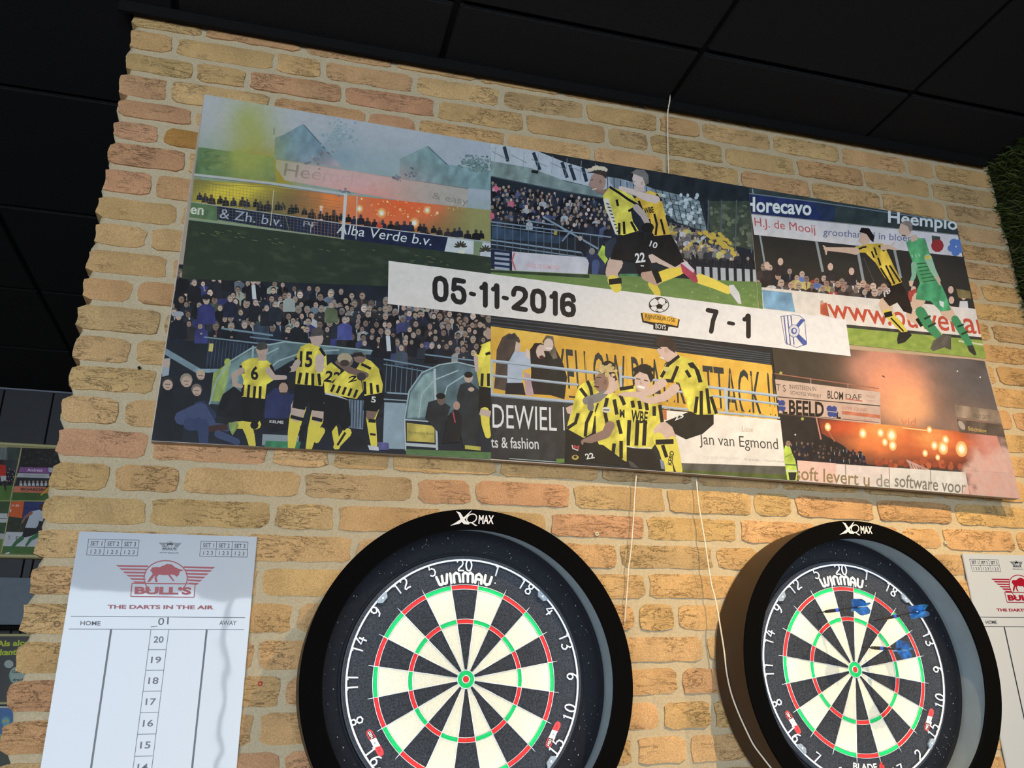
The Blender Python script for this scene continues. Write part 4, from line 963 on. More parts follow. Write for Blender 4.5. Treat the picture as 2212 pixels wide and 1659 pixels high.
# curly blond player and front player
I.ell(868,560,52,72,sk2); I.poly([(822,470), (880,450), (960,480), (985,540), (960,560), (930,520), (870,490)], (60,46,40))
for k in range(40): I.ell(r.gauss(915,36), r.gauss(464,18), 15, 12, mix((196,160,90), (226,196,140), r.random()), 7)
I.poly([(835,530), (810,560), (835,570)], sk2); I.line([(815,585), (850,592)], 10, (60,30,34)); I.line([(835,520), (865,522)], 6, (40,28,28)); I.ell(895,555,12,18,(130,90,76))
I.poly([(870,650), (960,630), (1020,700), (1050,860), (1050,1130), (960,1110), (880,1080), (830,960), (825,780)], YEL)
for pts in ([(910,670), (890,760), (910,860)], [(960,680), (980,790)], [(985,830), (1010,930)], [(960,1000), (950,1090)], [(1010,980), (1010,1110)], [(1000,640), (1035,720)]): I.line(pts, 26, BLK)
I.text('M', (1000,810), (1035,815), (1000,750), BLK, .04); I.ell(903,755,32,22,(214,206,190)); I.line([(880,756), (925,758)], 8, (50,50,80))
I.limb([(930,870), (900,930), (820,960), (740,990)], [70, 66, 56, 44], (150,112,98)); I.poly([(740,990), (880,1010), (1040,1130), (1000,1160), (700,1120)], (30,28,30)); I.text('22', (760,1115), (820,1105), (745,1075), (220,218,214), .03)
I.limb([(760,690), (840,670), (900,630)], [60, 62, 44], (128,122,122)); I.limb([(790,740), (790,690)], [50, 40], (120,112,112)); I.poly([(880,640), (920,600), (920,510), (950,520), (985,570), (990,600), (940,640)], sk1)
for a in range(4): I.line([(930+a*14,540+a*10), (925+a*18,500+a*14)], 12, sk1)
# jumping player with raised knee
I.poly([(1240,900), (1290,850), (1400,820), (1420,900), (1400,980), (1270,970)], sk1); I.limb([(1280,960), (1320,1040), (1360,1200)], [84, 78, 60], YEL); I.limb([(1380,980), (1400,1080), (1430,1195)], [70, 70, 50], (230,206,60)); I.line([(1260,990), (1390,985)], 36, BLK); I.line([(1310,1010), (1340,1100)], 26, BLK)
I.text('KEBY'[:3]+'D', (1375,1160), (1395,1060), (1345,1150), (30,28,30), .03); I.poly([(1290,1110), (1320,1130), (1330,1190), (1300,1180)], (120,130,150))
I.poly([(1330,840), (1500,770), (1680,790), (1680,860), (1600,930), (1480,970), (1400,930), (1380,880)], (32,30,30)); I.text('23', (1400,835), (1465,810), (1390,800), (224,220,214), .03)
I.poly([(1280,530), (1330,430), (1420,360), (1520,390), (1590,470), (1640,580), (1700,740), (1715,790), (1560,790), (1500,760), (1480,680), (1430,560), (1380,550)], YEL)
for pts in ([(1430,365), (1350,430), (1300,520)], [(1420,440), (1380,540)], [(1480,470), (1510,520)], [(1590,620), (1590,790)], [(1630,600), (1650,785)], [(1560,660), (1545,780)], [(1660,660), (1700,785)], [(1300,540), (1390,548)]): I.line(pts, 24, BLK)
I.poly([(1490,420), (1530,410), (1575,470), (1600,555), (1570,560), (1560,520), (1540,460), (1510,450)], BLK)
I.ell(1340,462,24,18,(206,190,100))
I.limb([(1310,560), (1230,620), (1150,650), (1040,640)], [66, 52, 46, 30], sk1); I.limb([(1400,600), (1330,660), (1230,690), (1160,680)], [70, 62, 50, 34], sk1); I.line([(1040,640), (990,645)], 16, sk1); I.line([(1060,660), (1010,650)], 12, sk1)
I.poly([(1300,300), (1350,290), (1400,320), (1420,360), (1350,410), (1310,390), (1265,320)], sk1); I.poly([(1245,285), (1260,235), (1320,215), (1380,240), (1415,300), (1400,345), (1360,320), (1340,300), (1290,300)], (60,44,40)); I.ell(1335,325,14,20,(200,156,140)); I.line([(1290,375), (1320,385)], 9, (230,226,220)); I.poly([(1268,318), (1280,350), (1300,345)], sk1); I.line([(1275,305), (1300,312)], 6, (60,44,40))
I.build('photo_print', ink_m, root, 'photo of players hugging in front of a yellow cloth banner')

# ---- photo 6: flares in the stand at night
I = photo([(1662,715),(1836,738),(2131,781),(2204,1077),(1699,1037)]); I.view(1640, 740, 3.8671)
def cloud(q, c):
    x, y = (q[0]-1640)*3.8671, (q[1]-740)*3.8671
    n = fbm(x/75, y/75, 101); k = max(0, min(1, (x-1690-110*(n-.5)*2+.02*(y-900))/90))*max(0, min(1, (y-860+.10*(x-1740)+120*(n-.5)*2)/110))
    return mix(c, mix((236,152,128), (218,176,154), fbm(x/40, y/50, 103)), k*.96)
def night(u, v):
    x = 90+2090*u; y = -60+(60+.13*x)*(1-v)*1+1370*v; n = fbm(u*8, v*6, 81); m = fbm(u*22, v*16, 86)
    c = mix((60,50,42), (74,62,54), m)
    c = mix(c, (110,98,96), .9*max(0, min(1, (x-850)/700))*(.4+.7*n)*max(0, min(1, 1.25-v*1.2)))
    c = mix(c, (200,128,104), min(.92, 1.3*gau(x, y, 1150, 260, 330, 200)*(.35+.9*n)))
    c = mix(c, (240,140,100), min(.96, 1.5*gau(x, y, 1260, 480, 330, 260)*(.5+.7*n)))
    c = mix(c, (250,160,98), min(.96, 1.5*gau(x, y, 1330, 600, 250, 170)*(.5+.6*n)))
    c = mix(c, (160,112,90), min(.8, 1.2*gau(x, y, 1900, 820, 330, 200)))
    return c
I.post = cloud
I.grid([(90,0), (1880,150), (2200,1330), (180,1200)], 120, 80, night)
I.line([(120,258), (1000,385)], 8, (170,96,76)); 
for x in (430, 740): I.line([(x, 260+.13*(x-120)), (x, 330+.13*(x-120))], 9, (150,120,104))
I.poly([(115,305), (1010,415), (1010,525), (135,450)], (206,168,148)); I.poly([(140,455), (1010,530), (1015,690), (160,590)], (200,160,140))
I.line([(135,452), (1010,530)], 8, (60,50,44)); I.line([(160,592), (1000,668)], 5, (90,60,50))
I.text('T S', (142,402), (222,412), (140,345), (80,70,64)); I.text('INVESTEREN IN', (250,385), (475,408), (248,348), (92,80,72)); I.text('SCHOTSE WHISKY', (260,432), (520,464), (258,402), (92,80,72)); I.text('BLOM', (570,468), (700,482), (570,400), (56,46,42), .01); I.text('DAF', (722,474), (855,480), (720,428), (70,56,52)); I.line([(720,470), (860,490)], 8, (190,74,56)); I.text('TRUCKS', (890,456), (970,464), (890,436), (180,110,90)); I.text('PARTS', (905,496), (965,502), (905,478), (190,120,100))
I.text('BEELD', (248,602), (540,622), (246,478), (34,28,28), .03); I.text('L', (195,592), (235,597), (195,520), (34,28,28), .04); I.text('L', (645,632), (680,637), (645,575), (40,30,28), .04)
for cx, cy in ((175,525), (608,575)):
    for a, b in ((-22, -22), (16, -18), (-14, 20), (20, 24)): I.ell(cx+a, cy+b, 25, 27, (52,66,140), 10)
    I.line([(cx-45, cy), (cx+45, cy+8)], 6, (190,170,160))
I.text('SUPER SOUND', (690,556), (900,578), (688,530), (196,110,84)); I.poly([(690,570), (1010,605), (1010,635), (690,598)], (214,110,76)); I.text('SUPERSOUND', (700,638), (940,662), (700,620), (206,130,100))
I.poly([(165,600), (520,640), (800,670), (1010,690), (1010,1050), (330,985), (200,900)], (44,36,38))
def hot(u, v):
    x = 480+1500*u; y = 640+.07*(x-480)+400*v; n = fbm(u*9, v*4, 91); m = fbm(u*26, v*11, 95)
    c = mix((96,40,30), (70,48,44), n)
    c = mix(c, (210,66,30), min(1, 1.6*gau(x, y, 760, 720, 260, 90)*(.4+.8*n)))
    c = mix(c, (244,116,50), min(1, 1.7*gau(x, y, 1040, 800, 260, 190)*(.45+.8*n)))
    c = mix(c, (250,148,62), min(1, 1.5*gau(x, y, 1080, 720, 170, 120)*(.5+.7*m)))
    c = mix(c, (238,92,40), min(1, 1.6*gau(x, y, 1500, 850, 330, 180)*(.45+.7*n)))
    c = mix(c, (250,150,66), min(1, 1.3*gau(x, y, 1440, 800, 150, 120)*(.4+.8*m)))
    c = mix(c, (232,140,116), max(0, min(.9, (x-1680)/200)))
    return c
I.grid([(490,635), (1980,770), (2090,1090), (330,985)], 100, 30, hot)
I.poly([(165,600), (495,640), (520,760), (700,860), (880,1020), (330,985), (200,900)], (40,34,38))
I.line([(475,625), (515,810)], 12, (206,120,100)); I.line([(575,740), (630,830)], 6, (200,110,80))
I.poly([(1630,520), (2010,570), (2040,680), (1640,620)], (154,124,98)); I.text('WILLY ZUYD', (1780,628), (1930,640), (1780,596), (96,78,64)); I.poly([(1650,640), (2040,690), (2070,790), (1670,750)], (104,82,66)); I.text('Stichting', (1745,745), (1900,768), (1740,700), (200,150,70), .02); I.ell(1690,692,22,44,(176,150,130),10,-.6)
I.text('vid', (1185,690), (1310,700), (1185,620), (226,120,70)); I.line([(1195,712), (1400,735)], 10, (255,190,110))
for x, y, q in ((572,706,16), (865,760,20), (1012,755,18), (1105,775,26), (1048,832,16), (1113,860,20), (1420,730,14), (1462,860,18), (1535,880,26), (1555,812,18), (1688,890,30), (1490,960,12), (1385,925,14)): [I.ell(x, y, q*k*1.1, q*k*1.5, c, 12, -.15) for k, c in ((1.5, (252,170,84)), (1., (255,214,140)), (.6, (255,246,214)))]
crowd(I, [(200,800), (880,900), (900,1000), (330,960)], 4, 14, 22, 26, 96, dark=[(34,32,40), (44,36,40), (28,30,50)], skin=[(150,110,96), (120,84,74)], pa=0, skinp=.6, hair=False)
for k in range(34):
    x = r.uniform(980, 1720); y = 960+.07*(x-980)+r.uniform(0, 60); I.ell(x, y, r.uniform(12, 30), r.uniform(16, 30), mix((150,60,34), (206,90,50), r.random()), 8)
I.poly([(1225,975), (1420,1060), (1380,1075), (1260,1055)], (206,150,130))
for k in range(5): I.line([(1240+k*24,1000+k*10), (1262+k*24,1050+k*4)], 5, (120,50,44))
I.poly([(315,985), (720,1020), (1720,1085), (1760,1310), (330,1180)], (222,206,190)); I.poly([(320,985), (640,1010), (640,1180), (330,1150)], (236,180,160)); I.poly([(640,1015), (1090,1050), (1090,1200), (640,1180)], (228,200,186))
for x, y in ((718,1022), (1082,1048), (1428,1068)): I.line([(x, y), (x+5, y+175)], 6, (130,110,96))
I.text('soft levert u', (300,1145), (920,1205), (300,1030), (150,120,76), .01); I.text('de', (975,1205), (1090,1212), (972,1098), (150,140,124), .01); I.text('software voor', (1128,1205), (1725,1265), (1130,1095), (128,116,98), .01)
I.text('kop', (1880,1280), (2000,1290), (1880,1180), (196,140,116))
I.post = None
I.poly([(215,860), (255,870), (275,930), (300,985), (318,1100), (310,1160), (235,1160), (205,980), (205,900)], (196,220,60)); I.line([(215,1020), (310,1025)], 10, (90,110,50)); I.line([(222,1070), (312,1075)], 14, (210,210,170)); I.ell(240,845,22,26,(150,110,96)); I.poly([(240,1085), (310,1085), (300,1150), (250,1150)], (44,42,46)); I.line([(212,960), (270,930)], 8, (120,150,50))
for x, y in ((180,255), (360,638)): I.ell(x, y, 13, 13, (170,170,60))
for x, y in ((300,770), (1655,240), (1845,290)): I.ell(x, y, 7, 7, (220,200,190))
I.line([(1025,276), (1048,290)], 8, (70,40,36))
I.build('photo_print', ink_m, root, 'photo of red flares in a stand at night')

# ---- the strip with date and score
BAN = [(838,565),(1830,690),(1837,770),(837,655)]
I = Ink(lambda u, v, l: place_poster(u, v, l+.0012), tone_poster); I.view(820, 550, 2.1269); I.fold = .04
I.poly([(41,30), (2140,300), (2163,468), (37,228)], (228,218,214))
I.build('date_strip', ink_m, root, 'white strip with a date, a score and two crests')
strip = bpy.data.objects['date_strip']
def sub(nm, fn, label=None):
    J = Ink(lambda u, v, l: place_poster(u, v, l+.00125), tone_poster); J.view(820, 550, 2.1269); fn(J)
    return J.build(nm, ink_m, strip, label)
FIG = {'0': [[(.5,1),(.14,.93),(0,.72),(0,.28),(.14,.07),(.5,0),(.86,.07),(1,.28),(1,.72),(.86,.93),(.5,1)]], '1': [[(1,0),(1,1),(.85,1),(.72,.86),(.2,.80)]],
 '2': [[(0,.66),(.02,.82),(.2,.98),(.5,1),(.82,.97),(1,.82),(.98,.62),(.75,.42),(.3,.18),(.02,.02),(1,.02)]], '5': [[(.95,1),(.12,1),(.05,.55),(.3,.64),(.6,.66),(.9,.56),(1,.34),(.95,.12),(.7,0),(.3,0),(.05,.12),(0,.26)]],
 '6': [[(1,.76),(.9,.94),(.55,1),(.14,.92),(0,.70),(0,.28),(.14,.06),(.5,0),(.88,.06),(1,.26),(.95,.48),(.6,.58),(.25,.52),(.03,.40)]], '7': [[(0,1),(1,1),(.62,.55),(.40,0)]], '-': [[(0,.42),(1,.42)]]}
def figure(J, ch, x0, x1, yb, yt, sl, w):
    for st in FIG[ch]:
        h = yb-yt; pts = [(x0+w/2+(x1-x0-w)*u, yb-w/2-(h-w)*v+sl*(x0+(x1-x0)*u-x0)) for u, v in st]
        J.limb(pts, [w]*len(pts), (36,32,36))
def date(J):
    x = 242
    for ch, wd in zip('05-11-2016', (74, 74, 34, 44, 44, 34, 78, 74, 44, 74)):
        sl = .118; y = 216+sl*(x-242); ht = 122-.012*(x-242)
        figure(J, ch, x, x+wd, y-(0 if ch != '-' else 6), y-ht, sl, 23 if ch != '-' else 19); x += wd+9.5
sub('lettering', date, 'black date in heavy narrow figures')
def score(J):
    figure(J, '7', 1496, 1556, 362, 246, .12, 21); figure(J, '-', 1594, 1632, 336, 290, .1, 17); figure(J, '1', 1660, 1704, 383, 268, .1, 22)
sub('lettering', score, 'black score figures')
def crest1(J):
    J.ell(1282,232,47,36,(40,36,36),24); J.ell(1282,232,43,32.5,(228,216,210),24)
    J.poly([(1268,236), (1282,226), (1300,234), (1296,250), (1274,250)], (34,30,32))
    for a, b, c in (((1262,202), (1290,200), (1276,212)), ((1240,225), (1250,240), (1240,250)), ((1308,208), (1322,222), (1312,226)), ((1316,250), (1304,262), (1324,244)), ((1262,264), (1276,258), (1284,268))): J.poly([a, b, c], (40,36,36))
    for a, b in (((1282,226), (1276,212)), ((1268,236), (1250,238)), ((1300,234), (1312,226)), ((1296,250), (1306,260)), ((1274,250), (1266,260))): J.line([a, b], 2.5, (60,54,54))
    J.poly([(1198,268), (1240,276), (1290,280), (1340,286), (1378,300), (1370,338), (1326,332), (1322,352), (1256,345), (1256,325), (1206,312)], (40,32,30))
    J.poly([(1206,266), (1246,272), (1290,276), (1340,288), (1372,296), (1366,330), (1330,322), (1290,316), (1250,312), (1212,305)], (238,170,40))
    J.text('RIJNSBURGSE', (1218,298), (1358,318), (1218,274), (90,56,20), .01); J.text('BOYS', (1266,340), (1314,346), (1266,318), (226,214,206), .01)
sub('club_crest', crest1, 'crest with a football over a yellow band')
def crest2(J):
    O = [(1840,284), (1900,276), (1930,282), (1952,300), (1962,412), (1915,430), (1862,408)]
    J.poly(O, (78,86,150)); cx, cy = 1900, 350
    J.poly([(cx+(x-cx)*.95, cy+(y-cy)*.965) for x, y in O], (228,216,210))
    for x in (1856, 1872, 1888): J.line([(x, 282), (x+14, 415)], 5, (70,84,160))
    J.poly([(1935,296), (1953,302), (1915,345), (1902,336)], (66,84,164)); J.poly([(1906,372), (1920,362), (1960,400), (1960,414), (1945,420)], (66,84,164))
    J.ell(1902,352,26,30,(80,92,160),18); J.ell(1902,352,23,27,(226,214,214),18); J.ell(1902,352,14,16,(90,104,170),14); J.ell(1904,351,7,9,(214,206,214),10)
    for a in range(16): J.ell(1902+19*math.cos(a*.393), 352+22*math.sin(a*.393), 1.7, 1.7, (80,92,160), 5)
sub('club_crest', crest2, 'blue and white shield crest')
# ------------------------------------------------------------------ dart boards
sisal_black = mat('black_sisal', (.030, .034, .042), .9, .2, noise=(330, .75), bump=(500, .5, .001))
sisal_cream = mat('cream_sisal', (.66, .65, .53), .9, .15, noise=(260, .10), bump=(500, .3, .001))
sisal_red = mat('red_sisal', (.66, .035, .035), .85, .2, noise=(300, .18), bump=(500, .3, .001))
sisal_green = mat('green_sisal', (.012, .52, .14), .85, .2, noise=(300, .2), bump=(500, .3, .001))
wire_m = mat('steel_wire', (.72, .75, .80), .3, .5, metal=.6)
number_m = mat('white_wire', (.85, .86, .90), .4, .4)
clip_m = mat('grey_metal_clip', (.22, .26, .30), .4, .5, noise=(300, .3))
board_rim = mat('black_board_band', (.012, .013, .016), .45, .5)
foam_black = mat('black_foam', (.0012, .0012, .0014), .9, .08, bump=(300, .2, .001))
foam_floor = mat('dusty_black_foam', (.0065, .0075, .0105), .8, .12, noise=(150, .25), bump=(250, .2, .001))
foam_wall = mat('led_lit_dark_foam', (.20, .235, .25), .65, .3, noise=(20, .10), bump=(120, .25, .001))  # dark foam; the LED light on it is painted in as pale grey
foam_side = mat('warm_lit_black_side', (.050, .030, .018), .55, .3, noise=(12, .1))  # black side; warm bounce from the bricks is tinted in as brown
led_m = mat('cold_led_strip', (.9, .95, 1), .5, .2, emit=((.82, .91, 1.0), 54.))
cream_ink = print_mat('cream_ink', .7, .2, (900, .05))

def sector(name, r0, r1, a0, a1, y, m, parent, n=5):
    V, F = [], []
    for i in range(n+1):
        a = a0+(a1-a0)*i/n
        for r, yy in ((r0, y+.002), (r0+.0003, y), (r1-.0003, y), (r1, y+.002)): V.append((r*math.sin(a), yy, r*math.cos(a)))
    for i in range(n):
        for k in range(3): F.append((i*4+k, i*4+k+1, i*4+k+5, i*4+k+4))
    return link(name, mesh(name, V, F), m, parent)

DIG = {  # strokes in a 0..1 by 0..1 box, y up
 '0': [[(.5+.42*math.sin(a*PI/8), .5+.5*math.cos(a*PI/8)) for a in range(17)]],
 '1': [[(.5, 0), (.5, 1), (.0, .84)]],
 '2': [[(.05, .80), (.2, .97), (.5, 1.0), (.82, .92), (.9, .70), (.75, .48), (.35, .28), (.10, .10), (.2, .0), (.55, .04), (1.0, .0)]],
 '3': [[(.02, .92), (.3, 1), (.75, .97), (.85, .75), (.6, .56), (.4, .53), (.7, .50), (.92, .28), (.75, .05), (.4, -.02), (.05, .1)]],
 '4': [[(.62, 1), (.02, .35), (1.0, .35)], [(.72, .72), (.68, -.02)]],
 '5': [[(.85, 1), (.25, 1), (.18, .6), (.5, .66), (.85, .52), (.92, .25), (.7, .02), (.35, -.02), (.05, .12)]],
 '6': [[(.82, .98), (.4, .85), (.14, .5), (.1, .25), (.3, .02), (.62, .0), (.88, .18), (.86, .42), (.6, .56), (.3, .50), (.13, .30)]],
 '7': [[(.05, 1), (.92, 1), (.4, 0)]],
 '8': [[(.5, .54), (.2, .68), (.18, .9), (.5, 1.02), (.82, .9), (.8, .68), (.5, .54), (.14, .34), (.14, .1), (.5, -.02), (.86, .1), (.86, .34), (.5, .54)]],
 '9': [[(.18, .02), (.6, .15), (.86, .5), (.9, .75), (.7, .98), (.38, 1.0), (.12, .82), (.14, .58), (.4, .44), (.7, .50), (.87, .70)]]}
ORDER = [20, 1, 18, 4, 13, 6, 10, 15, 2, 17, 3, 19, 7, 16, 8, 11, 14, 9, 12, 5]
FLIP = {10, 15, 2, 17, 3, 19, 7, 16}
def arc_print(nm, txt, r, h, ang, span, col, parent, flip=False, bold=.03, y=-.0010, bend=True, shear=0, label=None, tri=None):
    """lettering bent round the board"""
    T, asp = (tri, 1) if tri else text_tris(txt, bold)
    I = Ink(lambda u, v, l: Vector((u, y-l, v)), lambda q, c: L3(c)); I.fold = 0; I.step = 0
    for t in T:
        P = []
        for a, b in t:
            th = ang+(a-.5+shear*(b-.5))*span*(-1 if flip else 1); rr = r+(b-.5)*h*(-1 if flip else 1)
            P.append((rr*math.sin(th), rr*math.cos(th)))
        I.raw(P, col)
    return I.build(nm, cream_ink, parent, label)
def slab(nm, pts, y, th, m, parent):
    P = [Vector((a, y, b)) for a, b in pts]; n = len(P)
    V = P+[p+Vector((0, th, 0)) for p in P]; F = [tuple(t) for t in tessellate_polygon([P])]+[(i, i+n, (i+1) % n+n, (i+1) % n) for i in range(n)]
    me = mesh(nm, V, F); bm = bmesh.new(); bm.from_mesh(me); bmesh.ops.recalc_face_normals(bm, faces=bm.faces); bm.to_mesh(me); bm.free()
    return link(nm, me, m, parent)

WIN_STROKES = None
def dartboard(loc, roll, label, low_print):
    root = link('dartboard', None, label=label, cat='dartboard', group='dartboards in black surrounds', loc=loc, rot=(0, roll, 0))
    link('board_body', lathe('board_body', [(.0, .038), (.2245, .038), (.2255, .036), (.2255, .0018), (.2245, .0010), (.17, .0010), (0, .0010)], 128), board_rim, root)
    link('outer_face', lathe('outer_face', [(.2235, .0008), (.2225, -.0004), (.171, -.0004)], 128), sisal_black, root)
    for k in range(20):
        a0, a1 = math.radians(18*k-9), math.radians(18*k+9)
        dk = k % 2 == 0
        sector('single_bed', .0163, .0985, a0, a1, -.0005, sisal_black if dk else sisal_cream, root)
        sector('treble_bed', .0992, .1068, a0, a1, -.0005, sisal_red if dk else sisal_green, root)
        sector('single_bed', .1073, .1615, a0, a1, -.0005, sisal_black if dk else sisal_cream, root)
        sector('double_bed', .1622, .1698, a0, a1, -.0005, sisal_red if dk else sisal_green, root)
    link('outer_bull', lathe('outer_bull', [(.0155, .001), (.0153, -.0007), (.0068, -.0007)], 48), sisal_green, root)
    link('bullseye', lathe('bullseye', [(.0060, .001), (.0058, -.0009), (.0002, -.0009)], 32), sisal_red, root)
    for rr in (.0064, .0160):
        link('bull_wire', tube('bull_wire', [(rr*math.sin(i*PI/24), -.0014, rr*math.cos(i*PI/24)) for i in range(48)], .0009, 6, True), wire_m, root)
    for rr in (.0988, .1070, .1618, .1701):
        link('ring_wire', tube('ring_wire', [(rr*math.sin(i*PI/60), -.0012, rr*math.cos(i*PI/60)) for i in range(120)], .00062, 5, True), wire_m, root)
    for k in range(20):
        a = math.radians(18*k+9)
        link('spoke_wire', tube('spoke_wire', [(r*math.sin(a), -.0012, r*math.cos(a)) for r in (.016, .06, .12, .1705, .1805)], .00078, 5, taper=[.0008]*4+[.0005]), wire_m, root)
    ring = link('number_ring', tube('number_ring', [(.2165*math.sin(i*PI/64), -.0030, .2165*math.cos(i*PI/64)) for i in range(128)], .0018, 8, True), number_m, root)
    for k, num in enumerate(ORDER):
        s = str(num); a = math.radians(18*k); fl = num in FLIP; V, F = [], []
        h = .0205; w = .0130; pitch = .0165
        for j, ch in enumerate(s):
            ww = .0075 if ch == '1' else w
            x0 = (j-(len(s)-1)/2)*pitch
            for st in DIG[ch]:
                P = []
                for u, v in st:
                    x = x0+(u-.5)*ww; z = (v-.5)*h
                    if fl: x, z = -x, -z
                    th = a+x/.205; rr = .2062+z
                    P.append((rr*math.sin(th), -.0030, rr*math.cos(th)))
                tube_bm(V, F, P, .00150, 6, cyc=(ch == '0'))
        link('wire_number', mesh('wire_number', V, F, True), number_m, ring)
    for deg in (-47, 46, 133, -134):
        a = math.radians(deg); t = Vector((math.cos(a), -math.sin(a))); o = Vector((math.sin(a), math.cos(a)))
        c = o*.2135
        pts = [c+t*.012+o*.001, c+t*.007-o*.006, c-t*.006-o*.007, c-t*.012-o*.001, c-t*.011+o*.004, c+t*.011+o*.004]
        q = slab('ring_clip', [(p.x, p.y) for p in pts], -.0062, .004, clip_m, root)
        link('clip_rivet', mesh('clip_rivet', *(lambda c2: ([(c2.x+.0019*math.cos(i*PI/6), -.0070, c2.y+.0019*math.sin(i*PI/6)) for i in range(12)]+[(c2.x, -.0078, c2.y)], [(i, (i+1) % 12, 12) for i in range(12)]))(c-o*.001)), number_m, q)
    # maker's lettering: rounded heavy strokes over the 20
    GL = {'W': [[(0,1),(.12,.12),(.3,.05),(.45,.15),(.5,.95)], [(.5,.15),(.65,.05),(.82,.12),(.98,1)]], 'I': [[(.5,0),(.5,1)]], 'N': [[(.08,0),(.08,.8),(.4,1),(.78,.85),(.9,0)]],
          'M': [[(.06,0),(.06,.8),(.25,1),(.48,.85),(.5,0)], [(.5,.8),(.72,1),(.93,.8),(.95,0)]], 'A': [[(.06,0),(.10,.75),(.45,1),(.82,.75),(.9,0)], [(.1,.4),(.9,.4)]], 'U': [[(.08,1),(.08,.2),(.4,.02),(.8,.2),(.88,1)]]}
    I = Ink(lambda u, v, l: Vector((u, -.0009-l, v)), lambda q, c: L3(c)); I.fold = 0; I.cell = .004; I.step = 3e-6
    x = 0; adv = {'W': 1.45, 'I': .42, 'N': 1., 'M': 1.5, 'A': 1.05, 'U': 1.05}; tot = sum(adv[c] for c in 'WINMAU')
    for ch in 'WINMAU':
        for st in GL[ch]:
            pts = []
            for u, v in st:
                th = ((x+(.08+u*.84)*adv[ch])/tot-.5)*.60; rr = .1745+.0175*v+.0012*math.cos(th*5); pts.append((rr*math.sin(th), rr*math.cos(th)))
            I.limb(pts, [.0047]*len(pts), (246, 246, 226))
        x += adv[ch]
    I.ell(.0600, .1735, .0013, .0013, (220, 220, 210))
    I.build('maker_lettering', cream_ink, root, 'cream lettering above the twenty')
    if low_print:
        arc_print('model_lettering', 'BLADE', .1870, .0135, PI+.055, .30, (236, 236, 216), root, flip=True, bold=.02)
        arc_print('model_lettering', '6', .1865, .0140, PI-.155, .065, (214, 52, 50), root, flip=True, bold=.05)
    # small red and white capsule marks, lower left and lower right
    for sgn in (1, -1):
        a = sgn*math.radians(121.5); I = Ink(lambda u, v, l: Vector((u, -.0009-l, v)), lambda q, c: L3(c)); I.fold = 0; I.cell = .02; I.step = 8e-6
        cc = Vector((.1915*math.sin(a), .1915*math.cos(a))); t = Vector((math.cos(a), -math.sin(a))); 
        if sgn < 0: t = -t
        o = Vector((-t.y, t.x))
        if o.dot(cc) < 0 and sgn > 0: o = -o
        tt = t if sgn > 0 else t
        def Q(u, v): p = cc+tt*u+o*v; return (p.x, p.y)
        # u runs upward for the right mark, downward for the left one
        d = -1 if sgn > 0 else 1
        def cap(u0, u1, w, c):
            pts = [Q(d*u0, -w), Q(d*u1*.7+d*u0*.3, -w), Q(d*u1, -w*.5), Q(d*u1, w*.5), Q(d*u1*.7+d*u0*.3, w), Q(d*u0, w)]; I.poly(pts, c)
        cap(-.006, -.0245, .0058, (226, 70, 72)); cap(-.0075, -.0228, .0042, (66, 30, 34)); cap(.006, .0245, .0058, (226, 70, 72))
        I.poly([Q(d*-.009, -.0050), Q(d*.006, -.0056), Q(d*.009, .0050), Q(d*-.006, .0056)], (236, 236, 230))
        def T(txt, u0, u1, h, c):
            f = 1 if sgn > 0 else 1
            p0, p1, p2 = Q(d*u0, -h), Q(d*u1, -h), Q(d*u0, h)
            if sgn > 0: p0, p1, p2 = Q(d*u1, h), Q(d*u0, h), Q(d*u1, -h)
            I.text(txt, p0, p1, p2, c, .02)
        T('GEN', -.0215, -.0095, .0026, (240, 238, 230)); T('6', -.0015, .0015, .0022, (70, 90, 90)); T('TEC', .009, .0205, .0024, (150, 30, 36))
        I.build('capsule_mark', cream_ink, root, 'small red and white capsule mark')
    return root

